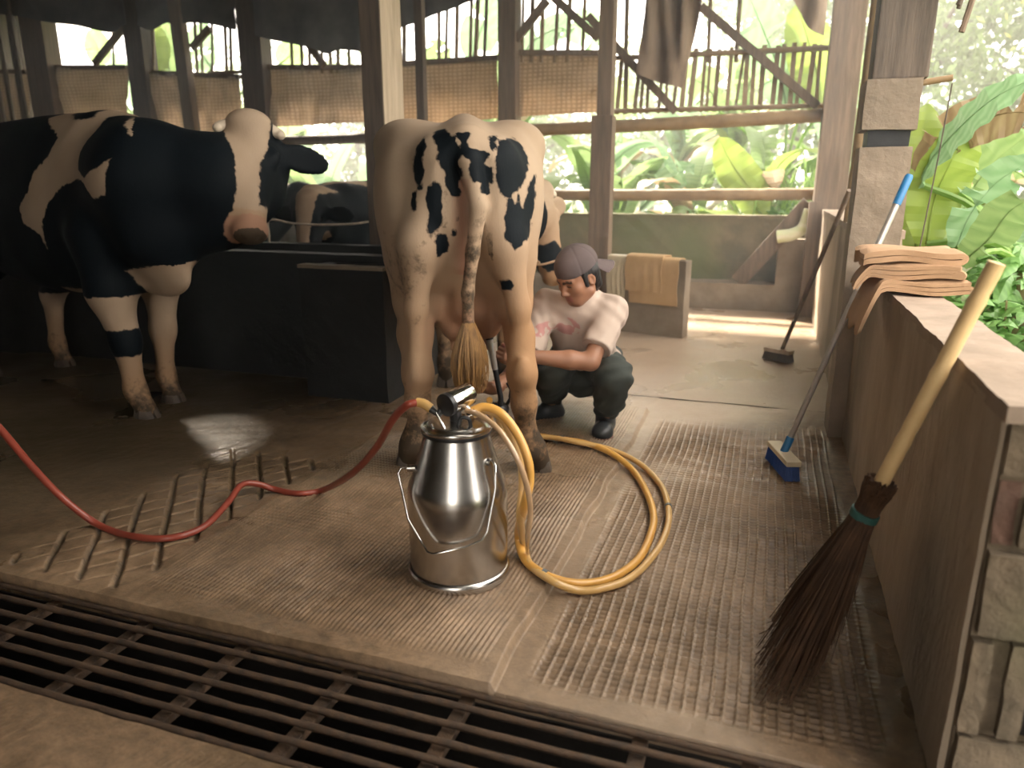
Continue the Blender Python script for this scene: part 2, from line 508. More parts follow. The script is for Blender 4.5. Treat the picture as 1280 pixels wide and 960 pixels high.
wr = tag(link_mesh('wall_right', rough_box((0.412, 1.462, -0.02), (0.565, 3.76, 0.815), 0.05, 0.005, 41), M_wallc), kind='structure')
link_mesh('wall_cap', rough_box((0.411, 1.43, 0.80), (0.567, 3.76, 0.832), 0.035, 0.004, 47), M_walltop, wr)
wr2 = link_mesh('wall_far_segment', rough_box((0.412, 4.02, -0.02), (0.60, 7.28, 0.955), 0.09, 0.006, 43), M_wallc, wr)
link_mesh('wall_cap', rough_box((0.408, 4.02, 0.945), (0.605, 7.28, 0.985), 0.06, 0.004, 44), M_walltop, wr)
# broken end of the wall: courses of block and brick showing
M_block = mat('bare_block', (0.18, 0.135, 0.09), (0.10, 0.078, 0.052), scale=9, rough=0.95, bump=0.6, c3=(0.11, 0.10, 0.055))
M_brickr = mat('red_brick', (0.14, 0.078, 0.056), (0.095, 0.06, 0.044), scale=12, rough=0.95, bump=0.5)
for k, (x0, x1, z0, z1, y0_, m_) in enumerate([
        (0.424, 0.568, -0.02, 0.165, 1.425, M_block),
        (0.424, 0.458, 0.175, 0.375, 1.428, M_block), (0.488, 0.522, 0.175, 0.375, 1.432, M_block), (0.545, 0.57, 0.175, 0.375, 1.432, M_block),
        (0.456, 0.492, 0.180, 0.370, 1.447, M_block), (0.519, 0.548, 0.180, 0.370, 1.446, M_pit),  # near-black piece paints the dark of the block's hollow
        (0.424, 0.568, 0.390, 0.555, 1.424, M_block),
        (0.424, 0.458, 0.568, 0.69, 1.445, M_brickr), (0.465, 0.569, 0.568, 0.665, 1.435, M_block),
        (0.424, 0.50, 0.70, 0.80, 1.440, M_block), (0.51, 0.568, 0.675, 0.80, 1.428, M_brickr)]):
    link_mesh('brick', rough_box((x0, y0_, z0), (x1, 1.575, z1), 0.03, 0.005, 60 + k), m_, wr)
mor = MB(); mor.box((0.422, 1.450, -0.02), (0.558, 1.58, 0.79)); mor.build('mortar', M_block, wr)

wb_ = tag(link_mesh('wall_back', rough_box((-10, 7.85, -0.02), (0.75, 8.0, 0.88), 0.14, 0.008, 51), M_moss), kind='structure')
link_mesh('wall_cap', rough_box((-10, 7.83, 0.87), (0.75, 8.02, 0.905), 0.14, 0.006, 52), M_moss, wb_)
lg = tag(link_mesh('trim_1', rough_box((-2.6, 7.56, -0.02), (0.40, 7.85, 0.262), 0.1, 0.004, 53), M_conc), kind='structure')
link_mesh('ledge_block', rough_box((0.07, 7.555, 0.0), (0.40, 7.85, 0.70), 0.09, 0.004, 54), M_conc, lg)
# closed timber side far left, seen between the cow and the frame edge
wl = tag(empty('wall_left', (-10, 4, 0)), kind='structure')
for k in range(26):
    b_ = MB(); b_.box((-10.06, -3 + k * 0.45, -0.02), (-10.0, -3 + k * 0.45 + 0.43, 3.56)); local(b_, wl).build('plank', M_wooddk, wl)

# unseen front wall added behind the viewer to block light, open on the right
wf = tag(empty('light_block_front', (-5, ROOF_Y0, 0)), kind='structure')
for k in range(40):
    x = -10 + k * 0.24
    if x > FRONT_X: break
    b_ = MB(); b_.box((x, ROOF_Y0 - 0.05, -0.02), (x + 0.235, ROOF_Y0, 3.56)); local(b_, wf).build('plank', M_wooddk, wf)

# unseen boards added beside the viewer to keep sky light off the right foreground
wn_ = tag(empty('light_block_near', (0.74, -1, 0)), kind='structure')
for k in range(17):
    y = -3.0 + k * 0.24
    b_ = MB(); b_.box((0.74, y, -0.06), (0.79, y + 0.235, 3.56)); local(b_, wn_).build('plank', M_wooddk, wn_)

# ---- roof (thatch on bamboo), just above the frame
M_thatch = mat('thatch', (0.10, 0.078, 0.055), (0.05, 0.04, 0.03), scale=12, rough=0.95, bump=0.6, stretch=(1, 8, 1))
ce = tag(empty('ceiling', (-4, 3, 3.2)), kind='structure')
# opening cut in the thatch, placed to throw a sun patch on the floor
GAPS = [(-4.80, -4.66, 5.15, 5.55)]
gx_ = sorted({-10.5, ROOF_X1} | {g[0] for g in GAPS} | {g[1] for g in GAPS}); gy_ = sorted({ROOF_Y0, 8.9} | {g[2] for g in GAPS} | {g[3] for g in GAPS})
th = MB()
for xa, xb in zip(gx_, gx_[1:]):
    for ya, yb in zip(gy_, gy_[1:]):
        if any(g[0] <= xa and xb <= g[1] and g[2] <= ya and yb <= g[3] for g in GAPS): continue
        th.box((xa, ya, 3.56), (xb, yb, 3.64))
local(th, ce).build('thatch_cover', M_thatch, ce)
for k in range(12):
    x = -9.5 + k * 0.9
    if x > ROOF_X1: break
    b_ = MB(); b_.tube([(x, ROOF_Y0, 3.52), (x, 8.8, 3.52)], 0.04, 10); local(b_, ce).build('rafter', M_bamboo, ce, smooth=True)

# ================================================================== barn timber, rails, screens
YB = 7.7


def node_tube(mb, a, b, r, nodes=5, n=12, seed=0):
    """bamboo culm with swollen joints"""
    rng = random.Random(seed)
    L_ = (Vector(b) - Vector(a)).length
    segs = max(nodes * 8, 16)
    off = rng.random()
    def rad(t):
        u = (t * nodes + off) % 1.0
        d = min(u, 1 - u)
        return r * (1 + 0.10 * math.exp(-(d / 0.05) ** 2) - 0.06 * math.exp(-((d - 0.09) / 0.05) ** 2))
    pts = [Vector(a).lerp(Vector(b), i / segs) + Vector((0, 0, -0.012 * L_ * 0.3 * math.sin(math.pi * i / segs))) for i in range(segs + 1)]
    return mb.tube(pts, rad, n)


def post(name, label, x0px, x1px, ypx, Y, depth, z0, z1, m_, cat='post', lean=0.0):
    a, b = py_(x0px, ypx, Y), py_(x1px, ypx, Y)
    mb = MB()
    cx = (a[0] + b[0]) / 2; w = b[0] - a[0]
    e = tag(empty(name, (cx, Y + depth / 2, z0)), label, cat)
    mb.beam((0, 0, 0), (lean, 0, z1 - z0), w, depth, up=(0, 1, 0))
    mb.build('shaft', m_, e, bevel=0.006)
    return e


TOP = 3.5
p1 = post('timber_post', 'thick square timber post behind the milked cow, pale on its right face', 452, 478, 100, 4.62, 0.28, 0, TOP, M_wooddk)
face = MB(); face.box((0.074, -0.142, 0.0), (0.082, 0.142, TOP)); face.build('lit_side_face', M_woodpale, p1)  # thin slab lightens the post's right face in colour, as its lit side
post('timber_post', 'slim dark pole just right of the thick pale-sided post', 518, 528, 60, 6.3, 0.08, 0, TOP, M_wooddk)
post('timber_post', 'square timber post between the two woven screens', 622, 644, 60, YB - 0.12, 0.2, 0, TOP, M_wood)
p2 = post('timber_post', 'tall timber post rising behind the squatting person', 748, 766, 60, 6.35, 0.15, 0, TOP, M_wood)
sl = MB(); sl.box((-0.10, -0.085, 0.0), (0.078, 0.07, 1.75)); sl.build('lower_sleeve', M_wood, p2, bevel=0.008)
post('timber_post', 'timber post above the head of the black and white cow', 298, 326, 60, YB - 0.1, 0.2, 0, TOP, M_wooddk)
post('timber_post', 'thin crooked pole in front of the middle brown sheet', 223, 237, 60, YB - 0.2, 0.1, 0, TOP, M_wood, lean=-0.1)
post('timber_post', 'broad dark post above the back of the black and white cow', 156, 178, 60, YB - 0.1, 0.22, 0, TOP, M_wooddk)
post('timber_post', 'leftmost pair post, grey and weathered, at the barn corner', 28, 56, 60, YB - 0.1, 0.22, 0, TOP, M_wood)
wp = post('timber_post', 'pale squared post at the far right corner of the barn', 1034, 1076, 90, YB - 0.35, 0.24, 0.0, TOP, M_wood)
lp = MB(); a = py_(1015, 300, YB - 0.5); lp.box((-0.17, -0.16, 0.0), (-0.06, -0.06, 1.05)); lp.build('foot_board', M_wood, wp)
cp = tag(empty('corner_poles', (0, 0, 0)), 'bundle of thin dark poles in the far left corner', 'poles')
cc = py_(8, 60, YB - 0.1)
cp.location = (cc[0], YB - 0.2, 0)
for k in range(7):
    b_ = MB(); b_.tube([(-0.5 + 0.13 * k, 0.05 * (k % 2), 0), (-0.62 + 0.15 * k, 0.05 * (k % 3), TOP)], 0.022 + 0.006 * (k % 3), 8); b_.build('pole', M_wooddk, cp, smooth=True)


def rail(name, label, a, b, r, m_, nodes, seed, cat='rail'):
    mb = MB(); node_tube(mb, (0, 0, 0), tuple(np.array(b) - np.array(a)), r, nodes, 12, seed)
    o = mb.build(name, m_, None, smooth=True); o.location = a
    return tag(o, label, cat)


rail('bamboo_rail', 'lower bamboo rail spanning the back opening on the right', (-4.3, YB, 1.11), (0.55, YB, 1.115), 0.058, M_bamboo, 9, 1)
rail('bamboo_rail', 'upper bamboo rail under the slatted balustrade', (-3.6, YB, 1.73), (0.62, YB - 0.1, 1.81), 0.062, M_bamboo, 9, 2)
rail('bamboo_rail', 'lower dark rail behind the head of the black and white cow', (-9.8, YB - 0.05, 1.14), (-4.2, YB - 0.05, 1.13), 0.085, M_wood, 6, 3)
rail('bamboo_rail', 'upper dark rail beside the ear of the black and white cow', (-9.8, YB, 1.70), (-4.2, YB, 1.70), 0.055, M_wooddk, 6, 4)

# slatted balustrade (right half of the back opening)
bal = tag(empty('bamboo_balustrade', (-0.65, YB, 1.86)), 'bamboo slat balustrade across the upper right opening', 'balustrade')
xl, xr = -1.62, 0.33
for z, r_ in ((1.90, 0.022), (2.385, 0.024)):
    b_ = MB(); b_.tube([(xl, YB - 0.02, z), (xr + 0.1, YB - 0.02, z - 0.01)], r_, 8); local(b_, bal).build('rail_bar', M_slat, bal, smooth=True)
rng = random.Random(5)
for k in range(24):
    x = xl + 0.06 + (xr - xl - 0.1) * k / 23 + rng.uniform(-0.02, 0.02)
    w = rng.uniform(0.025, 0.045)
    b_ = MB(); b_.beam((x, YB + 0.01, 1.87), (x + rng.uniform(-0.01, 0.05), YB + 0.01, 2.41 + rng.uniform(0, 0.03)), w, 0.016, up=(0, 1, 0))
    local(b_, bal).build('slat', M_slat, bal)
# tall thin uprights above the woven screens
upr = tag(empty('bamboo_uprights', (-2.5, YB, 2.4)), 'row of thin bamboo uprights above the woven screens', 'uprights')
for i, px0 in enumerate((508, 533, 550, 562, 574, 592, 601, 612, 655, 667, 680, 700, 715, 733, 783, 886, 924)):
    a = py_(px0 - 4 + rng.uniform(-3, 3), 78, YB + 0.03); b = py_(px0, 4, YB + 0.03); b[2] = TOP
    b_ = MB(); b_.tube([a, b], rng.uniform(0.014, 0.024), 7); local(b_, upr).build('upright', M_slat, upr, smooth=True)
upl = tag(empty('bamboo_uprights', (-6, YB, 2.4)), 'row of thin bamboo uprights above the brown sheets on the left', 'uprights')
for i, px0 in enumerate((62, 143, 193, 244, 253, 268, 282, 290, 364, 377, 388, 404, 412, 424, 436)):
    a = py_(px0 + rng.uniform(-3, 3), 92, YB + 0.03); b = py_(px0, 10, YB + 0.03); b[2] = TOP
    b_ = MB(); b_.tube([a, b], rng.uniform(0.013, 0.022), 7); local(b_, upl).build('upright', M_slat, upl, smooth=True)
lb = MB(); lb.tube([(-6.45, YB + 0.02, 2.47), (-5.85, YB + 0.02, 2.46)], 0.02, 8); local(lb, upl).build('tie_bar', M_slat, upl)

# diagonal braces
for (x0, y0, x1, y1, lab) in [
        (735, 20, 845, 140, 'diagonal timber brace crossing the left end of the slat balustrade'),
        (690, -5, 748, 48, 'short brace running down right into the tall post behind the person'),
        (684, 0, 645, 50, 'short brace running down left to the post between the screens'),
        (876, 8, 1022, 133, 'long diagonal timber brace across the right end of the slat balustrade'),
        (58 + 120, 5, 118, 80, 'diagonal brace above the far left brown sheet'),
        (240, 60, 262, 35, 'small diagonal stick left of the post above the cow head'),
        (375, 40, 405, 82, 'diagonal brace left of the thick pale-sided post')]:
    a, b = py_(x0, y0, YB - 0.06), py_(x1, y1, YB - 0.06)
    o = MB().beam((0, 0, 0), b - a, 0.075, 0.05, up=(0, 1, 0)).build('diagonal_brace', M_wood, None, bevel=0.004)
    o.location = a; tag(o, lab, 'brace')


# woven screens and hanging sheets
def weave_mat(name, c1, c2):
    m, nt, b = nodes_of(name)
    L = nt.links.new
    tc = N(nt, 'ShaderNodeTexCoord')
    w1 = N(nt, 'ShaderNodeTexWave', Scale=6.0, Distortion=2.0, Detail=2.0); w1.bands_direction = 'X'
    w2 = N(nt, 'ShaderNodeTexWave', Scale=8.0, Distortion=2.0, Detail=2.0); w2.bands_direction = 'Z'
    ns = N(nt, 'ShaderNodeTexNoise', Scale=5.0, Detail=6.0)
    for n_ in (w1, w2, ns): L(tc.outputs['Object'], n_.inputs['Vector'])
    mm = N(nt, 'ShaderNodeMath', operation='MULTIPLY'); L(w1.outputs['Fac'], mm.inputs[0]); L(w2.outputs['Fac'], mm.inputs[1])
    ad = N(nt, 'ShaderNodeMath', operation='ADD'); L(mm.outputs[0], ad.inputs[0]); L(ns.outputs['Fac'], ad.inputs[1])
    rp = N(nt, 'ShaderNodeValToRGB'); rp.color_ramp.elements[0].position = 0.35; rp.color_ramp.elements[1].position = 1.1
    rp.color_ramp.elements[0].color = (*c1, 1); rp.color_ramp.elements[1].color = (*c2, 1)
    L(ad.outputs[0], rp.inputs[0]); L(rp.outputs[0], b.inputs['Base Color']); b.inputs['Roughness'].default_value = 0.85
    tr_ = N(nt, 'ShaderNodeBsdfTranslucent'); L(rp.outputs[0], tr_.inputs[0])
    ms = N(nt, 'ShaderNodeMixShader'); ms.inputs[0].default_value = 0.6
    L(b.outputs[0], ms.inputs[1]); L(tr_.outputs[0], ms.inputs[2]); L(ms.outputs[0], nt.nodes['Material Output'].inputs['Surface'])
    bp = N(nt, 'ShaderNodeBump', Strength=0.4, Distance=0.01); L(mm.outputs[0], bp.inputs['Height']); L(bp.outputs[0], b.inputs['Normal'])
    return m


M_weave = weave_mat('woven_bamboo', (0.34, 0.26, 0.185), (0.54, 0.43, 0.32))
M_tarp = weave_mat('brown_sacking', (0.29, 0.235, 0.185), (0.47, 0.39, 0.31))
M_darkcloth = mat('grey_tarpaulin', (0.16, 0.155, 0.15), (0.09, 0.09, 0.092), scale=3, rough=0.8, bump=0.2)
M_browncloth = mat('brown_cloth', (0.26, 0.19, 0.135), (0.16, 0.115, 0.085), scale=3, rough=0.9, bump=0.2, stretch=(4, 4, 0.7))


def sheet(name, label, edge_top, edge_bot, m_, cat, amp=0.03, nx=40, nz=16, seed=0, thick=0.006, parent=None, fold=7.0):
    """cloth between two polylines (world points, same count), with folds and real thickness"""
    T = np.array(spline(edge_top, 8)); B = np.array(spline(edge_bot, 8))
    n = len(T)
    vs = []
    for j in range(nz + 1):
        t = j / nz
        vs.append(T * (1 - t) + B * t)
    V = np.concatenate(vs)
    o0 = V.mean(0)
    d = vnoise((V - o0) * np.array([fold / 6, 1, 0.5]), seed) * amp + vnoise((V - o0) * 2.2, seed + 3) * amp * 0.4
    nr = np.cross(T[-1] - T[0], B[0] - T[0]); nr /= np.linalg.norm(nr)
    V = V + d[:, None] * nr
    back = V + nr * thick
    fs = []
    K = len(V)
    for j in range(nz):
        for i in range(n - 1):
            a_ = j * n + i
            fs.append((a_, a_ + 1, a_ + n + 1, a_ + n))
            fs.append((K + a_, K + a_ + n, K + a_ + n + 1, K + a_ + 1))
    ring = [i for i in range(n)] + [j * n + n - 1 for j in range(1, nz + 1)] + [nz * n + i for i in range(n - 2, -1, -1)] + [j * n for j in range(nz - 1, 0, -1)]
    for q in range(len(ring)):
        a_, b_ = ring[q], ring[(q + 1) % len(ring)]
        fs.append((a_, b_, K + b_, K + a_))
    mb = MB().add(np.concatenate([V, back]) - o0, fs)
    o = mb.build(name, m_, parent, smooth=True)
    o.location = o0
    if label: tag(o, label, cat)
    return o


def rect(x0, y0, x1, y1, x2, y2, x3, y3, Y, n=5):
    """top edge (x0,y0)->(x1,y1), bottom edge (x3,y3)->(x2,y2)"""
    f = lambda a, b: [py_(a[0] + (b[0] - a[0]) * i / (n - 1), a[1] + (b[1] - a[1]) * i / (n - 1), Y) for i in range(n)]
    return f((x0, y0), (x1, y1)), f((x3, y3), (x2, y2))


def screen(label, *q, Y=YB + 0.02, m_=None, frame=True, seed=0, amp=0.02):
    t, b = rect(*q, Y)
    o = sheet('woven_screen', label, t, b, m_ or M_weave, 'screen', amp, seed=seed)
    if frame:
        fb = MB(); fb.beam(t[0] - o.location, t[-1] - o.location, 0.05, 0.05); fb.build('top_batten', M_wood, o)
    return o


screen('woven bamboo screen left of the post, just above the milked cow', 500, 80, 622, 72, 622, 148, 500, 160, seed=1)
screen('woven bamboo screen right of the post, above the lowered rail', 644, 66, 748, 66, 748, 140, 644, 146, seed=2)
screen('wrinkled brown sack sheet on the far left under the opening', 66, 84, 158, 84, 158, 165, 66, 165, m_=M_tarp, seed=3, amp=0.05)
screen('brown sack sheet between the broad dark post and the post above the cow head', 176, 90, 300, 96, 300, 165, 176, 165, m_=M_tarp, seed=4, amp=0.05)
screen('wrinkled brown sack sheet beside the thick pale-sided post', 322, 84, 462, 84, 462, 152, 322, 160, m_=M_tarp, seed=5, amp=0.06)
screen('plain brown sack sheet at the left picture edge', -60, 88, 34, 90, 34, 165, -60, 165, m_=M_tarp, seed=6, amp=0.05)

# tarpaulins sagging from the eaves over the left opening
up = lambda P: [np.array([p[0], p[1], TOP]) for p in P]
for (px0, lab, sd) in [
        ([(-60, 10), (20, 20), (56, 27), (95, 32), (136, 40), (158, 30)], 'grey tarpaulin hanging under the eave at the far left', 1),
        ([(174, 32), (190, 38), (206, 28), (222, 34), (232, 29), (262, 30), (296, 38)], 'dark tarpaulin hanging between the two left posts', 2),
        ([(318, 44), (340, 50), (366, 55), (388, 60), (408, 67), (425, 62), (462, 66)], 'dark tarpaulin sagging over the opening beside the thick post', 3),
        ([(488, 40), (505, 33), (530, 24), (560, 12), (592, 1), (612, -6)], 'dark slanting roof sheet right of the thick pale-sided post', 4)]:
    b = [py_(x, y, YB - 0.16) for x, y in px0]
    sheet('tarpaulin', lab, up(b), b, M_darkcloth, 'tarpaulin', 0.035, seed=sd)
b = [py_(x, y, YB - 0.2) for x, y in ((795, 92), (815, 100), (835, 106), (852, 110))]
t = [py_(x, -25, YB - 0.2) for x in (812, 836, 860, 884)]
sheet('brown_cloth', 'brown cloth hanging in front of the slat balustrade', t, b, M_browncloth, 'cloth', 0.05, seed=7, fold=18)
b = [py_(x, y, YB - 0.5) for x, y in ((985, -8), (1000, 15), (1012, 38), (1030, 44))]
sheet('brown_cloth', 'dark brown sheet bunched at the top of the right barn corner', up(b), b, M_browncloth, 'cloth', 0.06, seed=8, fold=14)

# right-hand pillar, its capital and the bamboo next to it
pil = tag(empty('concrete_pillar', (0.452, 3.88, 0)), 'concrete pillar standing between the two stretches of right wall', 'pillar')
link_mesh('shaft', rough_box((-0.11, -0.11, 0.0), (0.10, 0.11, 1.36), 0.05, 0.004, 71), M_pillar, pil)
link_mesh('neck', rough_box((-0.085, -0.09, 1.36), (0.085, 0.09, 1.43), 0.05, 0.003, 72), M_cdark, pil)
link_mesh('capital', rough_box((-0.115, -0.12, 1.43), (0.105, 0.12, 1.64), 0.05, 0.004, 73), M_pillar, pil)
ub = MB(); ub.box((-0.095, -0.1, 1.64), (0.125, 0.1, TOP)); ub.build('upper_timber', M_wooddk, pil, bevel=0.008)
pg = MB(); pg.tube([(0.09, -0.03, 1.625), (0.225, -0.06, 1.64)], 0.014, 10); pg.build('bamboo_peg', M_bamboo, pil, smooth=True)
bp_a, bp_b = py_(1064, 270, 4.9), py_(1101, -20, 4.9)
bp_b = bp_a + (bp_b - bp_a) * ((TOP - bp_a[2]) / (bp_b[2] - bp_a[2]))
bp_0 = bp_a - (bp_b - bp_a) * ((bp_a[2] - 0.98) / (bp_b[2] - bp_a[2]))
rail('bamboo_pole', 'upright bamboo pole just left of the concrete pillar', bp_0, bp_b, 0.04, M_bamboo, 5, 9, 'pole')
eave = tag(empty('thatch_eave', (0.75, 3.9, 2.2)), 'ragged thatch and sticks hanging beside the top of the concrete pillar', 'thatch')
rng = random.Random(9)
for k in range(34):
    u = rng.random()
    x0 = 0.66 + 0.16 * u + rng.uniform(-0.03, 0.03); y0 = 3.9 + rng.uniform(-0.22, 0.5)
    zt = 2.35 + rng.uniform(0, 0.3)
    b_ = MB(); b_.tube([(x0 + 0.10, y0, zt), (x0 - 0.02, y0 - 0.03, zt - rng.uniform(0.25, 0.75) * (1.15 - u))], rng.uniform(0.008, 0.02), 6)
    local(b_, eave).build('stick', M_wooddk if k % 3 else M_wood, eave)
b_ = MB(); b_.beam((0.56, 3.7, 2.02), (0.98, 3.86, 2.42), 0.07, 0.09); local(b_, eave).build('eave_bar', M_wooddk, eave)
st = MB().tube([(0, 0, 0), (-0.012, 0, -0.3), (-0.04, 0, -0.78)], 0.003, 6).build('string', M_wooddk)
st.location = (0.68, 3.84, 1.62); tag(st, 'thin string hanging from the bamboo peg on the pillar', 'string')

# feed trough and the box in front of it
tg = tag(empty('feed_trough', (-4.2, 3.83, 0)), 'long dark concrete feed trough behind the cows', 'trough')
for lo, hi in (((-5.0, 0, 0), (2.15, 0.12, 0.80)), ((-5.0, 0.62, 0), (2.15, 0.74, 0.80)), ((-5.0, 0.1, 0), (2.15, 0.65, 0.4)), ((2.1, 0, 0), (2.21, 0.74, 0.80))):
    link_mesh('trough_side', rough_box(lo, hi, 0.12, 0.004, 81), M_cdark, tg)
bx = tag(empty('water_box', (-2.03, 3.62, 0)), 'dark concrete water box standing against the feed trough', 'box')
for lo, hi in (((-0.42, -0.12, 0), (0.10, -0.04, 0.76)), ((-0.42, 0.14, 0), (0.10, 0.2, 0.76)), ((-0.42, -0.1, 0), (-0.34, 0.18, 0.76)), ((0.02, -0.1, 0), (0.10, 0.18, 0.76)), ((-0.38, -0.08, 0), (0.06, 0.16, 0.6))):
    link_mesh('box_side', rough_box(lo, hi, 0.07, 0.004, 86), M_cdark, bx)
link_mesh('feed', rough_box((-0.33, -0.03, 0.60), (-0.05, 0.13, 0.74), 0.05, 0.02, 88), M_woodpale, bx)
link_mesh('rim', rough_box((-0.425, -0.125, 0.755), (0.105, -0.035, 0.775), 0.07, 0.003, 89), M_conc, bx)

# stand with towels, leaning plank, stem
sd_ = tag(empty('concrete_stand', (-0.87, 5.98, 0)), 'low concrete partition with towels over it, right of the person', 'partition')
a, b = pz(772, 414), pz(852, 424)
ang = math.atan2(b[1] - a[1], b[0] - a[0]); wlen = float(np.linalg.norm(b - a))
sd_.location = tuple((a + b) / 2); sd_.rotation_euler.z = ang
link_mesh('panel', rough_box((-wlen / 2 - 0.12, 0, 0), (wlen / 2, 0.11, 0.62), 0.06, 0.003, 91), M_conc, sd_)
pa, pb = py_(922, 352, 7.62), py_(1012, 254, 7.50)
o = MB().beam((0, 0, 0), pb - pa, 0.15, 0.035, up=(0, 1, 0)).build('leaning_plank', M_wood, None, bevel=0.005)
o.location = pa; tag(o, 'weathered plank leaning from the ledge up to the corner post', 'plank')
M_stem = mat('banana_stem', (0.62, 0.68, 0.36), (0.80, 0.80, 0.62), scale=5, rough=0.45, stretch=(1, 1, 4))
sp = spline([py_(972, 296, 7.5), py_(990, 293, 7.48), py_(1004, 284, 7.47), py_(1012, 262, 7.46)], 8)
o = MB().tube([p - sp[0] for p in sp], lambda t: 0.062 - 0.012 * t, 14).build('cut_banana_log', M_stem, None, smooth=True)
o.location = sp[0]; tag(o, 'pale green bent banana stem lying on the ledge block', 'stem')

# ================================================================== organic modelling: signed distance fields -> mesh
class Body:
    def __init__(self, lo, hi, vox):
        self.lo = np.array(lo, float); self.vox = vox
        self.n = np.ceil((np.array(hi) - self.lo) / vox).astype(int) + 1
        self.ax = [self.lo[k] + np.arange(self.n[k]) * vox for k in range(3)]
        self.f = np.full(self.n, 0.25, np.float32)

    def _sub(self, lo, hi):
        s = []
        for k in range(3):
            a = max(int((lo[k] - self.lo[k]) / self.vox), 0); b = min(int((hi[k] - self.lo[k]) / self.vox) + 2, self.n[k])
            if b <= a: return None
            s.append(slice(a, b))
        return tuple(s)

    def _grid(self, s):
        return self.ax[0][s[0]][:, None, None], self.ax[1][s[1]][None, :, None], self.ax[2][s[2]][None, None, :]

    def _mix(self, s, d, k, sub):
        f = self.f[s]
        d = d.astype(np.float32)
        if sub:
            h = np.clip(0.5 - 0.5 * (f + d) / k, 0, 1); self.f[s] = f * (1 - h) + (-d) * h + k * h * (1 - h)
        else:
            h = np.clip(0.5 + 0.5 * (f - d) / k, 0, 1); self.f[s] = f * (1 - h) + d * h - k * h * (1 - h)

    def cone(self, a, b, ra, rb, k=0.03, sub=False, sx=1.0):
        a, b = np.array(a, float), np.array(b, float)
        m = max(ra, rb) * max(1, sx) + 0.05 + k
        s = self._sub(np.minimum(a, b) - m, np.maximum(a, b) + m)
        if s is None: return self
        X, Y, Z = self._grid(s)
        d = b - a; dd = max(d @ d, 1e-9)
        t = np.clip(((X - a[0]) * d[0] + (Y - a[1]) * d[1] + (Z - a[2]) * d[2]) / dd, 0, 1)
        r = ra + (rb - ra) * t
        ds = np.sqrt(((X - a[0] - t * d[0]) / sx) ** 2 + (Y - a[1] - t * d[1]) ** 2 + (Z - a[2] - t * d[2]) ** 2) - r
        self._mix(s, ds, k, sub)
        return self

    def chain(self, pts, k=0.03):
        for (p, r), (q, w) in zip(pts[:-1], pts[1:]): self.cone(p, q, r, w, k)
        return self

    def ell(self, c, r, k=0.03, rot=None, sub=False):
        """ellipsoid; rot = 3x3 whose columns are the axes"""
        c = np.array(c, float); r = np.array(r, float)
        m = r.max() + 0.05 + k
        s = self._sub(c - m, c + m)
        if s is None: return self
        X, Y, Z = self._grid(s)
        X, Y, Z = X - c[0], Y - c[1], Z - c[2]
        if rot is not None:
            Rm = np.array(rot)
            u = X * Rm[0, 0] + Y * Rm[1, 0] + Z * Rm[2, 0]; v = X * Rm[0, 1] + Y * Rm[1, 1] + Z * Rm[2, 1]; w = X * Rm[0, 2] + Y * Rm[1, 2] + Z * Rm[2, 2]
        else: u, v, w = X, Y, Z
        k0 = np.sqrt((u / r[0]) ** 2 + (v / r[1]) ** 2 + (w / r[2]) ** 2)
        k1 = np.sqrt((u / r[0] ** 2) ** 2 + (v / r[1] ** 2) ** 2 + (w / r[2] ** 2) ** 2) + 1e-9
        self._mix(s, k0 * (k0 - 1) / k1, k, sub)
        return self

    def loft(self, st, k=0.05, p=2.3):
        """trunk along y: stations (y, top, bottom, halfwidth, xc)"""
        st = np.array(st, float)
        y = self.ax[1]
        top, bot, w, xc = (np.interp(y, st[:, 0], st[:, j]) for j in (1, 2, 3, 4))
        ker = np.ones(max(int(0.10 / self.vox), 1)); ker /= ker.sum()
        pad = len(ker) // 2
        sm = lambda q: np.convolve(np.pad(q, (pad, len(ker) - 1 - pad), 'edge'), ker, 'valid')
        top, bot, w, xc = sm(top), sm(bot), sm(w), sm(xc)
        hh = np.maximum((top - bot) / 2, 0.01)[None, :, None]; zc = ((top + bot) / 2)[None, :, None]; w = np.maximum(w, 0.01)[None, :, None]
        X, Y, Z = self._grid((slice(None),) * 3)
        nn = (np.abs((X - xc[None, :, None]) / w) ** p + np.abs((Z - zc) / hh) ** p) ** (1 / p)
        d = (nn - 1) * np.minimum(w, hh)
        e = np.maximum(st[0, 0] - Y, Y - st[-1, 0])
        d = np.maximum(d, e)
        self._mix((slice(None),) * 3, np.minimum(d, 0.25), k, False)
        return self

    def plane(self, c, n, k=0.008):
        """cut away the side the normal points to"""
        n = np.array(n, float); n /= np.linalg.norm(n); c = np.array(c, float)
        X, Y, Z = self._grid((slice(None),) * 3)
        d = (X - c[0]) * n[0] + (Y - c[1]) * n[1] + (Z - c[2]) * n[2]
        self._mix((slice(None),) * 3, -d, k, True)
        return self

    def points(self, iso=0.0):
        g = openvdb.FloatGrid(0.25)
        g.copyFromArray(np.ascontiguousarray(np.clip(self.f, -0.2, 0.25).astype(np.float64)))
        v, t, q = g.convertToPolygons(iso, 0.0)
        v = v.astype(float)
        return self.lo + v * self.vox, t, q

    def mesh(self, name, iso=0.0, smooth=1):
        v, t, q = self.points(iso)
        if smooth:
            E = np.concatenate([q[:, [0, 1]], q[:, [1, 2]], q[:, [2, 3]], q[:, [3, 0]]])
            if len(t): E = np.concatenate([E, t[:, [0, 1]], t[:, [1, 2]], t[:, [2, 0]]])
            for _ in range(smooth):
                acc = np.zeros_like(v); cnt = np.zeros(len(v))
                for a_, b_ in ((0, 1), (1, 0)):
                    for ax in range(3): acc[:, ax] += np.bincount(E[:, a_], v[E[:, b_], ax], len(v))
                    cnt += np.bincount(E[:, a_], minlength=len(v))
                v = v * 0.5 + 0.5 * acc / np.maximum(cnt, 1)[:, None]
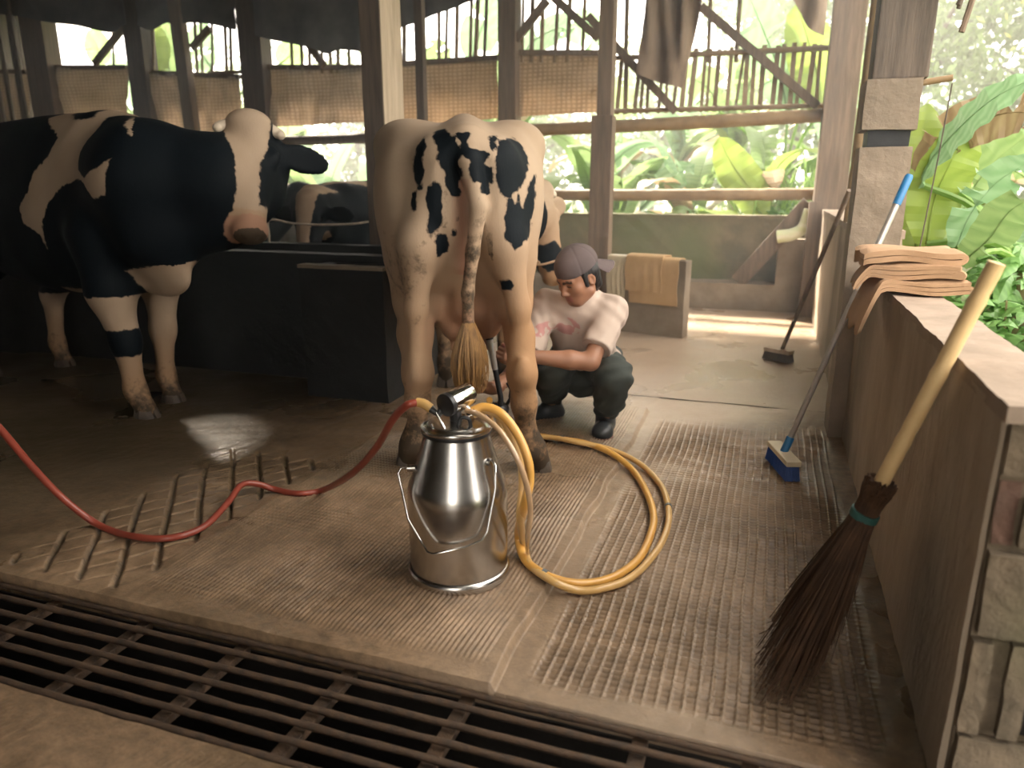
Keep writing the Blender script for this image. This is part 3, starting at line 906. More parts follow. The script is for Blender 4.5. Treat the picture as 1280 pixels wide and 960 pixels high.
        # outward faces
        a_, b_, c_ = v[q[:, 0]], v[q[:, 1]], v[q[:, 2]]
        vol = np.einsum('ij,ij->i', a_, np.cross(b_, c_)).sum()
        if vol < 0:
            q = q[:, ::-1]; t = t[:, ::-1] if len(t) else t
        me = np_mesh(name, v, q, t if len(t) else None)
        return me, v


def set_attr(me, name, val):
    a = me.attributes.new(name, 'FLOAT', 'POINT')
    a.data.foreach_set('value', np.ascontiguousarray(val, dtype=np.float32))


def poly_sd(P, poly):
    """signed distance of points (N,2) to polygon, negative inside"""
    poly = np.array(poly, float)
    d = np.full(len(P), 1e9); inside = np.zeros(len(P), bool)
    for i in range(len(poly)):
        a, b = poly[i], poly[(i + 1) % len(poly)]
        e = b - a; w = P - a
        t = np.clip((w @ e) / max(e @ e, 1e-12), 0, 1)
        d = np.minimum(d, np.hypot(*(w - t[:, None] * e).T))
        c = ((a[1] > P[:, 1]) != (b[1] > P[:, 1]))
        with np.errstate(divide='ignore', invalid='ignore'):
            inside ^= c & (P[:, 0] < (b[0] - a[0]) * (P[:, 1] - a[1]) / (b[1] - a[1] + 1e-12) + a[0])
    return np.where(inside, -d, d)


def basis(yaxis, zhint):
    y = np.array(yaxis, float); y /= np.linalg.norm(y)
    x = np.cross(y, np.array(zhint, float)); x /= np.linalg.norm(x)
    z = np.cross(x, y)
    return np.stack([x, y, z], 1)

# ================================================================== cows
def cow_material():
    m, nt, b = nodes_of('cow_hide')
    L = nt.links.new
    tc = N(nt, 'ShaderNodeTexCoord')
    A = lambda n_: N(nt, 'ShaderNodeAttribute', attribute_name=n_)
    pat, dirt, pink, buff = A('patch'), A('dirt'), A('pink'), A('buff')
    ns = N(nt, 'ShaderNodeTexNoise', Scale=34.0, Detail=4.0); L(tc.outputs['Object'], ns.inputs['Vector'])
    sc = N(nt, 'ShaderNodeMath', operation='MULTIPLY_ADD'); sc.inputs[1].default_value = 0.030; sc.inputs[2].default_value = -0.015
    L(ns.outputs['Fac'], sc.inputs[0])
    ad = N(nt, 'ShaderNodeMath', operation='ADD'); L(pat.outputs['Fac'], ad.inputs[0]); L(sc.outputs[0], ad.inputs[1])
    th = N(nt, 'ShaderNodeMapRange'); th.inputs['From Min'].default_value = -0.003; th.inputs['From Max'].default_value = 0.004
    L(ad.outputs[0], th.inputs['Value'])
    n2 = N(nt, 'ShaderNodeTexNoise', Scale=5.0, Detail=5.0); L(tc.outputs['Object'], n2.inputs['Vector'])
    wh = N(nt, 'ShaderNodeMixRGB'); wh.inputs[1].default_value = (0.42, 0.32, 0.23, 1); wh.inputs[2].default_value = (0.31, 0.22, 0.145, 1)
    L(n2.outputs['Fac'], wh.inputs[0])
    bf = N(nt, 'ShaderNodeMixRGB'); bf.inputs[2].default_value = (0.32, 0.18, 0.09, 1)
    L(buff.outputs['Fac'], bf.inputs[0]); L(wh.outputs[0], bf.inputs[1])
    pk = N(nt, 'ShaderNodeMixRGB'); pk.inputs[2].default_value = (0.32, 0.15, 0.10, 1)
    L(pink.outputs['Fac'], pk.inputs[0]); L(bf.outputs[0], pk.inputs[1])
    bl = N(nt, 'ShaderNodeMixRGB'); bl.inputs[1].default_value = (0.003, 0.0055, 0.008, 1)
    L(th.outputs[0], bl.inputs[0]); L(pk.outputs[0], bl.inputs[2])
    dn = N(nt, 'ShaderNodeTexNoise', Scale=18.0, Detail=6.0, Roughness=0.7); L(tc.outputs['Object'], dn.inputs['Vector'])
    dm = N(nt, 'ShaderNodeMath', operation='MULTIPLY_ADD'); dm.inputs[1].default_value = 1.6; dm.inputs[2].default_value = -0.8
    L(dn.outputs['Fac'], dm.inputs[0])
    da = N(nt, 'ShaderNodeMath', operation='ADD'); L(dirt.outputs['Fac'], da.inputs[0]); L(dm.outputs[0], da.inputs[1])
    dc = N(nt, 'ShaderNodeMapRange'); dc.inputs['From Min'].default_value = 0.35; dc.inputs['From Max'].default_value = 0.75; L(da.outputs[0], dc.inputs['Value'])
    di = N(nt, 'ShaderNodeMixRGB'); di.inputs[2].default_value = (0.06, 0.043, 0.028, 1)
    L(dc.outputs[0], di.inputs[0]); L(bl.outputs[0], di.inputs[1])
    L(di.outputs[0], b.inputs['Base Color'])
    b.inputs['Roughness'].default_value = 0.7
    b.inputs['Specular IOR Level'].default_value = 0.14
    b.inputs['Sheen Weight'].default_value = 0.0
    fur = N(nt, 'ShaderNodeTexNoise', Scale=160.0, Detail=3.0)
    mp = N(nt, 'ShaderNodeMapping'); mp.inputs['Scale'].default_value = (1, 1, 0.3); L(tc.outputs['Object'], mp.inputs['Vector']); L(mp.outputs[0], fur.inputs['Vector'])
    bp = N(nt, 'ShaderNodeBump', Strength=0.25, Distance=0.004); L(fur.outputs['Fac'], bp.inputs['Height']); L(bp.outputs[0], b.inputs['Normal'])
    return m


M_cow = cow_material()
M_hoof = mat('hoof_horn', (0.055, 0.043, 0.034), (0.10, 0.075, 0.055), scale=14, rough=0.55, bump=0.2)
M_eye = mat('cow_eye', (0.006, 0.005, 0.005), (0.01, 0.008, 0.007), rough=0.08, spec=0.6)
M_horn = mat('pale_horn', (0.70, 0.60, 0.47), (0.55, 0.45, 0.33), scale=10, rough=0.5)
M_rope = mat('halter_rope', (0.42, 0.27, 0.16), (0.30, 0.19, 0.11), scale=40, rough=0.8)


def cow(name, label, O, heading, legs, head, body, patch_fn, vox=0.0125, udder=False, tail=None, switch=True, neck=None, group=None, horns=True, lo=(-0.75, -0.35, 0), hi=(0.75, 2.75, 1.75), hip=1.0, bones=True):
    root = tag(empty(name, O, heading), label, 'cow', group)
    B = Body(lo, hi, vox)
    B.loft(body['st'], 0.05)
    hx = body.get('hook', (0.27, 0.48, 1.38)); xo = body.get('hook_x', 0.0)
    if bones:
        for s in (-1, 1):
            B.ell((s * hx[0] + xo, hx[1], hx[2]), (0.105, 0.16, 0.085), 0.17)
            B.ell((s * 0.115, -0.03, 1.29), (0.06, 0.07, 0.07), 0.09)
            B.ell(((-0.225 if s < 0 else 0.15), 0.15, 0.98), (0.115, 0.21, 0.27), 0.10)      # thigh
            B.ell((s * 0.215 - 0.035, 0.30, 1.20), (0.115, 0.26, 0.20), 0.14)
            B.chain([((s * 0.115, -0.035, 1.25), 0.07), ((s * 0.165 - 0.02, -0.065, 0.97), 0.078), ((s * 0.205 - 0.005, -0.05, 0.72), 0.040), ((s * 0.212, -0.055, 0.55), 0.030)], 0.05)   # hamstring
        B.cone((0, -0.06, 1.36), (xo * 0.5, 0.5, 1.44), 0.055, 0.06, 0.07)   # spine ridge
    if bones: B.cone((0.0, -0.16, 1.22), (0.0, -0.13, 0.86), 0.030, 0.045, 0.06, sub=True)
    hooves = []
    for lg_ in legs:
        B.chain(lg_, 0.06)
        (p, r), (q, w) = lg_[-2], lg_[-1]
        hooves.append(np.array(q))
    if udder:
        for s, hx_, hy_ in ((-1, -0.212, -0.085), (1, 0.210, -0.135)):      # point of hock, fetlock, dewclaws
            B.ell((hx_, hy_, 0.485), (0.030, 0.032, 0.055), 0.03)
            for dx_ in (-0.028, 0.028): B.ell(((-0.245 if s < 0 else 0.255) + dx_, (-0.010 if s < 0 else -0.09), 0.105), (0.014, 0.016, 0.018), 0.012)
        B.ell((0.0, 0.30, 0.70), (0.15, 0.20, 0.14), 0.06)
        B.ell((0.07, 0.22, 0.625), (0.07, 0.09, 0.085), 0.04); B.ell((-0.07, 0.22, 0.625), (0.07, 0.09, 0.085), 0.04)
        for s in (-1, 1):
            for yy in (0.17, 0.33): B.cone((s * 0.07, yy + 0.05, 0.56), (s * 0.08, yy + 0.05, 0.495), 0.018, 0.012, 0.02)
        B.cone((0, 0.06, 0.95), (0, 0.12, 0.70), 0.05, 0.07, 0.05)
    if tail:
        B.chain(tail, 0.02)
    # neck and head
    if neck:
        B.chain(neck, 0.09)
        if body.get('dewlap'): B.chain(body['dewlap'], 0.10)
        if body.get('flap'): B.ell(*body['flap'], 0.09)
    hp, Hm = np.array(head['poll'], float), basis(head['dir'], head['up'])
    sc = head.get('s', 1.0)
    W = lambda x, y, z: hp + Hm @ (np.array([x, y, z]) * sc)
    B.cone(W(0, 0.02, -0.085), W(0, 0.20, -0.085), 0.105 * sc, 0.092 * sc, 0.03)
    B.cone(W(0, 0.20, -0.085), W(0, 0.44, -0.085), 0.090 * sc, 0.066 * sc, 0.03)
    B.ell(W(0, 0.0, -0.03), np.array([0.095, 0.06, 0.06]) * sc, 0.04, Hm)
    B.cone(W(0, 0.10, -0.17), W(0, 0.42, -0.135), 0.072 * sc, 0.048 * sc, 0.05)
    B.ell(W(0, 0.485, -0.095), np.array([0.078, 0.055, 0.070]) * sc, 0.025, Hm)
    for s in (-1, 1):
        B.ell(W(s * 0.095, 0.145, -0.045), np.array([0.032, 0.05, 0.034]) * sc, 0.025, Hm)
        B.ell(W(s * 0.105, 0.148, -0.062), np.array([0.020, 0.026, 0.018]) * sc, 0.008, Hm, sub=True)
        B.ell(W(s * 0.042, 0.532, -0.075), np.array([0.016, 0.014, 0.020]) * sc, 0.008, Hm, sub=True)
        ex = basis(Hm @ np.array([s * 1.0, head.get('ear_fwd', 0.05), head.get('ear_up', -0.06)]), Hm[:, 1])
        B.cone(W(s * 0.09, 0.06, -0.09), W(s * 0.15, 0.075, -0.105), 0.034 * sc, 0.026 * sc, 0.02)
        ea = ex[:, 1]; en = Hm[:, 1] * 0.35 + Hm[:, 2] * 0.94; en = en - ea * (en @ ea); en /= np.linalg.norm(en)
        B.ell(W(s * 0.235, 0.095, -0.115), np.array([0.018, 0.125, 0.066]) * sc, 0.02, np.stack([en, ea, np.cross(en, ea)], 1))
        B.ell(W(s * 0.245, 0.100, -0.098), np.array([0.010, 0.085, 0.040]) * sc, 0.012, np.stack([en, ea, np.cross(en, ea)], 1), sub=True)
    B.ell(W(0, 0.545, -0.135), np.array([0.06, 0.02, 0.004]) * sc, 0.006, Hm, sub=True)
    me, v = B.mesh('hide', smooth=2)
    # hide colour
    q = (v - hp) @ Hm / sc
    att = patch_fn(v, q)
    set_attr(me, 'patch', att['patch']); set_attr(me, 'dirt', att.get('dirt', np.zeros(len(v)))); set_attr(me, 'pink', att.get('pink', np.zeros(len(v)))); set_attr(me, 'buff', att.get('buff', np.zeros(len(v))))
    me.materials.append(M_cow)
    body_o = link_mesh('hide', me, None, root)
    for h in hooves:
        mb = MB()
        for s in (-1, 1):      # cloven: two claws
            pr = []
            for (zz, fy, by, hw) in ((0.0, 0.088, -0.052, 0.036), (0.03, 0.076, -0.050, 0.034), (0.066, 0.050, -0.046, 0.029)):
                pr.append([(s * 0.003, by), (s * (0.003 + hw * 1.5), by + 0.01), (s * (0.003 + hw * 1.7), 0.02), (s * (0.003 + hw), fy - 0.012), (s * 0.006, fy)])
                pr[-1] = [(h[0] + x, h[1] + y, zz) for x, y in pr[-1]]
            vs = [p for ring in pr for p in ring]
            fs = [(0, 1, 2, 3, 4)[::-1], (10, 11, 12, 13, 14)] + [(r * 5 + i, r * 5 + (i + 1) % 5, (r + 1) * 5 + (i + 1) % 5, (r + 1) * 5 + i) for r in range(2) for i in range(5)]
            mb.add(vs, fs)
        mb.build('hoof', M_hoof, root, bevel=0.006, smooth=True)
    for s in (-1, 1):
        e = MB().lathe([(0.0004, -0.021 * sc), (0.015 * sc, -0.015 * sc), (0.021 * sc, 0), (0.015 * sc, 0.015 * sc), (0.0004, 0.021 * sc)], 14).build('eye', M_eye, root, smooth=True)
        e.location = W(s * 0.099, 0.148, -0.056)
        if horns:
            c0, c1 = W(s * 0.07, 0.0, -0.045), W(s * 0.120, 0.02, -0.045); c2 = W(s * 0.140, 0.045, -0.03)
            MB().tube(spline([c0, c1, c2], 6), lambda t: (0.030 - 0.012 * t) * sc * (1 - 0.9 * max(t - 0.85, 0) / 0.15 * 0.6), 10).build('horn', M_horn, root, smooth=True)
    if tail and switch:
        t0 = np.array(tail[-1][0])
        mb = MB(); rg = random.Random(3)
        for k in range(520):
            a = rg.uniform(0, 6.283); rr = 0.062 * math.sqrt(rg.random())
            ln = rg.uniform(0.20, 0.27)
            dx, dy = math.cos(a) * rr, math.sin(a) * rr
            tw = rg.uniform(-0.02, 0.02)
            pts = [t0 + np.array([dx * 0.25, dy * 0.25, 0.03]), t0 + np.array([dx * 0.95 + tw * .3, dy * 0.95, -0.35 * ln]), t0 + np.array([dx * 1.1 + tw * .6, dy * 1.1, -0.72 * ln]), t0 + np.array([dx * 0.7 + tw, dy * 0.7, -ln])]
            mb.tube(spline(pts, 3), lambda t: 0.0034 * (1 - 0.7 * t) + 0.0005, 4, cap=False)
        so = mb.build('tail_switch', M_switch, root, smooth=True)
        tag(so, 'yellow-stained tail switch', kind='stuff')
    return root, W, Hm


M_switch = mat('tail_hair', (0.30, 0.165, 0.055), (0.17, 0.09, 0.035), scale=16, rough=0.55, stretch=(6, 6, 1))

# ---- the milked cow, seen from behind
HD = R(21)
CO = np.array([-1.135, 2.76, 0.0])
ch, sh = math.cos(HD), math.sin(HD)


def c_local(x, y, ly):
    """photo point on the cow's own cross-plane ly metres ahead of its hind feet"""
    fy = np.array([-sh, ch, 0]); fx = np.array([ch, sh, 0])
    d = _ray(x, y); t = ((CO - _C) @ fy + ly) / (d @ fy); p = _C + d * t - CO
    return (p @ fx, p[2])


def rump(pts, ly=-0.02):
    return [c_local(460 + x / 3.427, 120 + y / 3.429, ly + (0.16 if y < 190 else 0)) for x, y in pts]


RUMP = [rump(p) for p in [
    [(255, 180), (215, 215), (195, 280), (200, 350), (225, 395), (240, 405), (245, 330), (240, 270), (258, 215)],
    [(300, 160), (325, 150), (375, 185), (398, 215), (402, 300), (396, 400), (388, 432), (360, 430), (340, 390), (330, 330), (305, 270), (300, 220), (288, 185)],
    [(390, 178), (438, 180), (440, 225), (472, 240), (520, 250), (505, 290), (530, 310), (535, 370), (510, 415), (490, 405), (478, 378), (448, 384), (440, 330), (430, 280), (400, 240)],
    [(560, 200), (610, 182), (660, 200), (690, 260), (688, 310), (660, 380), (600, 440), (572, 425), (540, 340), (545, 260)],
    [(515, 190), (545, 178), (550, 215), (535, 245), (515, 215)],
    [(724, 330), (718, 450), (700, 540), (690, 600), (620, 655), (612, 628), (585, 610), (583, 500), (596, 440), (612, 438), (625, 470), (640, 420), (662, 478), (690, 380)],
    [(290, 362), (318, 380), (325, 470), (328, 540), (275, 595), (260, 570), (272, 530), (265, 470), (252, 440), (265, 390)],
    [(300, 590), (340, 588), (355, 610), (345, 665), (305, 680), (295, 640)],
    [(362, 568), (384, 570), (384, 592), (362, 594)], [(381, 512), (398, 512), (398, 530), (381, 530)],
    [(195, 410), (212, 415), (214, 480), (203, 488), (192, 470)], [(565, 785), (600, 773), (625, 795), (610, 820), (575, 818)]]]


def patch_main(v, q):
    P = v[:, [0, 2]]
    d = np.full(len(v), 1.0)
    for pl in RUMP: d = np.minimum(d, poly_sd(P, pl))
    d = np.where(v[:, 1] > 0.75, np.maximum(d, (v[:, 1] - 0.75)), d)
    # side and shoulder blotches further forward
    for c, r in (((0.0, 1.05, 1.3), 0.26), ((0.35, 1.2, 0.9), 0.22), ((-0.35, 0.95, 1.0), 0.2)):
        d = np.minimum(d, np.linalg.norm(v - np.array(c), axis=1) - r)
    # head: dark round ear side, cheek fleck, muzzle splash
    hd = (np.abs(q[:, 0]) < 0.4) & (q[:, 1] > -0.12) & (q[:, 1] < 0.62) & (q[:, 2] > -0.3) & (q[:, 2] < 0.1) & (v[:, 1] > 1.3)
    h = np.full(len(v), 1.0)
    h = np.minimum(h, np.where(q[:, 0] > 0.045, np.hypot(q[:, 1] - 0.05, q[:, 2] + 0.11) - 0.085, 1))
    h = np.minimum(h, np.where(q[:, 0] > 0.11, -0.03, 1))
    for (a, b, r_, k_) in ((0.20, -0.075, 0.022, 1.8), (0.155, -0.035, 0.02, 1.6), (0.235, -0.05, 0.016, 1.2)):
        h = np.minimum(h, np.where(q[:, 0] > 0.02, np.hypot((q[:, 1] - a) / k_, q[:, 2] - b) - r_, 1))
    h = np.minimum(h, np.abs(q[:, 1] - 0.37) - 0.055 - 0.025 * np.sin(q[:, 0] * 60 + q[:, 2] * 40))
    d = np.where(hd, h, d)
    d = d + np.where(np.abs(v[:, 0] - 0.03) < 0.06, 0.008 * np.sin(v[:, 2] * 90), 0)
    z = v[:, 2]
    dirt = np.clip((0.50 - z) / 0.45, 0, 1) * 0.85
    dirt = np.where(z < 0.44, dirt + 0.1, dirt)
    dirt = np.maximum(dirt, 0.36 * np.clip(1 - np.hypot(v[:, 0] + 0.27, z - 0.86) / 0.26, 0, 1) + 0.1 * (v[:, 0] < -.15))
    dirt = np.where((v[:, 1] < -0.118) & (np.abs(v[:, 0]) < 0.1), np.maximum(dirt, 0.58 * np.clip((1.25 - z) / 0.3, 0, 1)), dirt)
    pink = 0.55 * np.clip(1 - np.hypot(v[:, 0] / 0.20, (z - 0.62) / 0.20) ** 2, 0, 1) * (v[:, 1] < 0.6)
    pink = np.maximum(pink, 0.75 * np.clip(1 - np.abs(v[:, 0] + 0.02) / 0.045, 0, 1) * ((z > 0.85) & (z < 1.22)) * (v[:, 1] < 0.1))
    buff = np.clip((1.12 - z) / 0.5, 0, 0.95) * np.clip(0.75 + v[:, 0], 0.4, 1)
    return {'patch': d, 'dirt': dirt, 'pink': pink, 'buff': buff}


main_legs = [
    [((-0.22, 0.22, 0.88), 0.125), ((-0.225, 0.18, 0.72), 0.092), ((-0.226, 0.05, 0.60), 0.064), ((-0.212, -0.035, 0.45), 0.055), ((-0.220, 0.0, 0.33), 0.043), ((-0.230, 0.03, 0.17), 0.041), ((-0.245, 0.035, 0.115), 0.050), ((-0.27, 0.065, 0.055), 0.050)],
    [((0.165, 0.18, 0.88), 0.11), ((0.178, 0.15, 0.72), 0.078), ((0.206, 0.01, 0.60), 0.050), ((0.212, -0.085, 0.46), 0.052), ((0.222, -0.06, 0.33), 0.043), ((0.235, -0.045, 0.17), 0.041), ((0.255, -0.045, 0.115), 0.050), ((0.285, -0.025, 0.055), 0.050)],
    [((-0.17, 1.38, 0.95), 0.14), ((-0.19, 1.36, 0.74), 0.09), ((-0.18, 1.42, 0.42), 0.056), ((-0.18, 1.40, 0.15), 0.04), ((-0.18, 1.44, 0.055), 0.05)],
    [((0.17, 1.38, 0.95), 0.14), ((0.19, 1.36, 0.74), 0.09), ((0.18, 1.44, 0.42), 0.056), ((0.18, 1.43, 0.15), 0.04), ((0.18, 1.47, 0.055), 0.05)]]
main_st = [(-0.12, 1.33, 1.05, 0.10, 0), (-0.07, 1.375, 0.90, 0.20, 0), (0.05, 1.415, 0.80, 0.275, -0.035), (0.2, 1.435, 0.72, 0.315, -0.045), (0.48, 1.455, 0.66, 0.325, -0.05), (0.85, 1.42, 0.57, 0.34, -0.04), (1.15, 1.42, 0.58, 0.33, -0.04), (1.42, 1.44, 0.64, 0.27, -0.03), (1.6, 1.36, 0.74, 0.2, 0.0), (1.7, 1.28, 0.82, 0.14, 0.02)]
cow1, W1, H1 = cow('dairy_cow', 'white cow with black rump patches seen from behind, being milked', CO, HD, main_legs,
                   {'poll': (0.445, 1.84, 1.17), 'dir': (0.27, -0.12, -0.95), 'up': (0.75, -0.62, 0.3), 's': 1.12},
                   {'st': main_st, 'hook': (0.27, 0.50, 1.375), 'hook_x': -0.04}, patch_main, vox=0.0105, udder=True,
                   tail=[((0.0, -0.05, 1.36), 0.05), ((0.01, -0.125, 1.28), 0.043), ((0.045, -0.155, 1.12), 0.034), ((0.02, -0.155, 0.95), 0.027), ((0.0, -0.16, 0.80), 0.024), ((0.0, -0.16, 0.67), 0.026)],
                   neck=[((0.02, 1.35, 1.12), 0.22), ((0.12, 1.62, 1.10), 0.20), ((0.26, 1.78, 1.02), 0.19), ((0.37, 1.84, 1.0), 0.15)],
                   lo=(-0.55, -0.28, 0), hi=(1.05, 2.3, 1.62))
# rope halter
hr = MB().tube(spline([W1(0.115, 0.06, -0.13), W1(0.118, 0.16, -0.15), W1(0.10, 0.30, -0.15), W1(0.086, 0.39, -0.11)], 6), 0.009, 6)
hr.tube(spline([W1(-0.085, 0.38, -0.16), W1(-0.092, 0.40, -0.09), W1(0, 0.40, -0.005), W1(0.092, 0.40, -0.09), W1(0.085, 0.38, -0.16), W1(0, 0.38, -0.19), W1(-0.085, 0.38, -0.16)], 6), 0.008, 6)
hr.build('halter', M_rope, cow1, smooth=True)

# ---- black and white cow at the left, head turned to the viewer
HD2 = R(-104)
C2 = np.array([-4.42, 3.40, 0.0])
c2h, s2h = math.cos(HD2), math.sin(HD2)


def side_pt(x, y, lx=0.27):
    """photo point on the cow's right flank (plane x = lx in its own frame) -> (y, z)"""
    fx = np.array([c2h, s2h, 0]); fy = np.array([-s2h, c2h, 0])
    d = _ray(x, y); t = ((C2 - _C) @ fx + lx) / (d @ fx); p = _C + d * t - C2
    return (p @ fy, p[2])


def flank(pts, lx=0.27): return [side_pt(x / 2.086, 100 + y / 2.086, lx if y > 130 else lx * max(y - 50, 12) / 80) for x, y in pts]


WHITE2 = [flank(p, l) for p, l in [
    ([(135, 98), (180, 80), (205, 105), (240, 100), (265, 60), (300, 40), (400, 55), (440, 92), (395, 90), (355, 120), (335, 160), (325, 100), (300, 82), (265, 95), (240, 130), (235, 190), (245, 235), (270, 255), (300, 230), (320, 205), (318, 300), (290, 310), (265, 265), (240, 258), (200, 275), (170, 320), (160, 380), (165, 440), (155, 400), (120, 370), (112, 330), (130, 290), (135, 240), (155, 200), (160, 150)], 0.24),
    ([(372, 492), (470, 475), (490, 510), (560, 545), (540, 620), (380, 610)], 0.1)]]


def patch_two(v, q):
    P = v[:, [1, 2]]
    d = np.full(len(v), 1.0)
    for pl in WHITE2: d = np.minimum(d, poly_sd(P, pl))
    d = np.where(v[:, 0] < -0.1, np.maximum(d, 0.2), d)
    z = v[:, 2]
    fl = (v[:, 1] > 0.85)
    lw = np.where(fl, np.maximum(z - 0.66, -0.05), np.maximum(z - 0.52, -0.05))                   # white stockings
    knee = np.maximum(np.abs(z - 0.42) - 0.07, -1) if True else 0
    lw = np.where(fl & (v[:, 0] > 0.0), np.maximum(lw, -knee), lw)
    d = np.where(z < 0.72, np.minimum(d, lw), d)
    hd = (np.abs(q[:, 0]) < 0.45) & (q[:, 1] > -0.14) & (q[:, 1] < 0.64) & (q[:, 2] > -0.27) & (q[:, 2] < 0.12)
    w = np.interp(q[:, 1], [-0.1, 0.0, 0.12, 0.22, 0.36, 0.5], [0.10, 0.10, 0.085, 0.052, 0.046, 0.07])
    h = np.abs(q[:, 0] - 0.012) - w
    h = np.where(q[:, 2] < -0.115, np.maximum(h, 0.03), h)
    h = np.minimum(h, (np.sqrt((q[:, 0] / 0.105) ** 2 + ((q[:, 1] - 0.46) / 0.12) ** 2 + ((q[:, 2] + 0.11) / 0.12) ** 2) - 1) * 0.1)
    h = np.where(np.abs(q[:, 0]) > 0.14, 0.05, h)
    d = np.where(hd, h, d)
    pad = np.hypot(np.hypot((q[:, 0]) / 0.07, (q[:, 1] - 0.535) / 0.055), (q[:, 2] + 0.085) / 0.065)
    dirt = np.clip((0.34 - z) / 0.32, 0, 1) * 0.85
    dirt = np.where(hd & (pad < 1.1), 0.95, dirt)
    pink = np.where(hd & (q[:, 1] > 0.44), 0.55, 0.0)
    buff = np.clip((0.55 - z) / 0.5, 0, 0.7) + np.where(hd & (q[:, 1] > 0.42), .4, 0)
    return {'patch': -d, 'dirt': dirt, 'pink': pink, 'buff': buff} if False else {'patch': np.where(d < 0, np.abs(d), -np.abs(d)), 'dirt': dirt, 'pink': pink, 'buff': buff}


legs2 = [
    [((-0.2, 0.15, 0.90), 0.16), ((-0.22, 0.25, 0.74), 0.11), ((-0.2, -0.08, 0.50), 0.062), ((-0.2, -0.12, 0.17), 0.042), ((-0.2, -0.06, 0.055), 0.05)],
    [((0.2, -0.05, 0.90), 0.16), ((0.22, 0.02, 0.74), 0.11), ((0.2, -0.2, 0.50), 0.062), ((0.2, -0.22, 0.17), 0.042), ((0.2, -0.18, 0.055), 0.05)],
    [((-0.12, 1.28, 0.92), 0.14), ((-0.13, 1.28, 0.70), 0.10), ((-0.11, 1.28, 0.42), 0.060), ((-0.10, 1.27, 0.16), 0.042), ((-0.09, 1.33, 0.055), 0.052)],
    [((0.18, 1.34, 0.95), 0.17), ((0.20, 1.37, 0.68), 0.108), ((0.18, 1.41, 0.42), 0.066), ((0.17, 1.42, 0.16), 0.047), ((0.16, 1.48, 0.055), 0.054)]]
st2 = [(-0.45, 1.42, 1.0, 0.14, 0), (-0.35, 1.47, 0.80, 0.26, 0), (-0.1, 1.53, 0.70, 0.32, 0), (0.3, 1.55, 0.62, 0.33, 0), (0.7, 1.56, 0.60, 0.36, 0), (1.0, 1.56, 0.62, 0.35, 0), (1.25, 1.555, 0.66, 0.30, 0), (1.45, 1.47, 0.70, 0.22, 0), (1.58, 1.36, 0.78, 0.15, 0)]
_hp = pt(312, 150, 3.60)
_l = lambda P: (lambda p: np.array([p[0] * c2h + p[1] * s2h, -p[0] * s2h + p[1] * c2h, p[2]]))(np.array(P) - C2)
_mz = pt(314, 300, 3.44)
_hp, _mz = _l(_hp), _l(_mz)
toview = _l(_C) - (_hp + _mz) / 2; toview /= np.linalg.norm(toview)
_side = np.cross((_mz - _hp), toview)
cow2, W2, H2 = cow('dairy_cow', 'black cow with white saddle and white blaze looking toward the viewer', C2, HD2, legs2,
                   {'poll': tuple(_hp), 'dir': tuple(_mz - _hp), 'up': tuple(toview - 0.04 * _side / np.linalg.norm(_side)), 's': 1.12, 'ear_up': -0.25},
                   {'st': st2, 'hook': (0.28, 0.2, 1.46), 'dewlap': [((0, 1.38, 0.98), 0.25), ((0.05, 1.62, 0.98), 0.19), ((_hp[0] * 0.5, _hp[1] - 0.12, 1.05), 0.14), (tuple(_hp + np.array([-0.09, -0.05, -0.36])), 0.10)], 'flap': ((0.04, 1.60, 0.755), (0.055, 0.20, 0.105))}, patch_two, vox=0.0115, bones=False,
                   neck=[((0.0, 1.3, 1.23), 0.29), ((0.05, 1.58, 1.22), 0.265), ((_hp[0] * 0.55, _hp[1] - 0.10, 1.20), 0.225), (tuple(_hp + np.array([-0.10, -0.07, -0.19])), 0.15)],
                   lo=(-0.95, -0.6, 0), hi=(0.75, 2.6, 1.72))

# ---- two more cows in the pen beyond the trough
def patch_pen(seed, face=True):
    def fn(v, q):
        P = v * 1.0
        d = vnoise(P * 0.55, seed) * 0.2 + 0.02
        hd = (np.abs(q[:, 0]) < 0.45) & (q[:, 1] > -0.14) & (q[:, 1] < 0.64) & (q[:, 2] > -0.3) & (q[:, 2] < 0.12)
        h = np.abs(q[:, 0]) - np.interp(q[:, 1], [0, 0.2, 0.4, 0.5], [0.085, 0.06, 0.05, 0.03])
        d = np.where(hd, -h, d)
        return {'patch': d, 'dirt': np.clip((0.5 - v[:, 2]) / 0.4, 0, 0.8) + np.where(hd & (q[:, 1] > 0.42), 0.6, 0), 'buff': np.full(len(v), 0.25)}
    return fn


std_legs = [[((s * 0.2, 0.15, 0.9), 0.15), ((s * 0.22, 0.22, 0.72), 0.1), ((s * 0.2, 0.0, 0.5), 0.06), ((s * 0.2, 0.02, 0.16), 0.042), ((s * 0.2, 0.06, 0.055), 0.05)] for s in (-1, 1)] + \
           [[((s * 0.17, 1.36, 0.95), 0.14), ((s * 0.18, 1.36, 0.74), 0.09), ((s * 0.17, 1.42, 0.42), 0.056), ((s * 0.17, 1.4, 0.15), 0.04), ((s * 0.17, 1.44, 0.055), 0.05)] for s in (-1, 1)]
std_st = [(-0.12, 1.15, 0.95, 0.1, 0), (0.05, 1.22, 0.74, 0.26, 0), (0.45, 1.25, 0.6, 0.3, 0), (0.9, 1.23, 0.55, 0.33, 0), (1.4, 1.22, 0.62, 0.25, 0), (1.65, 1.1, 0.75, 0.15, 0)]
pa_ = pt(384, 246, 5.35)
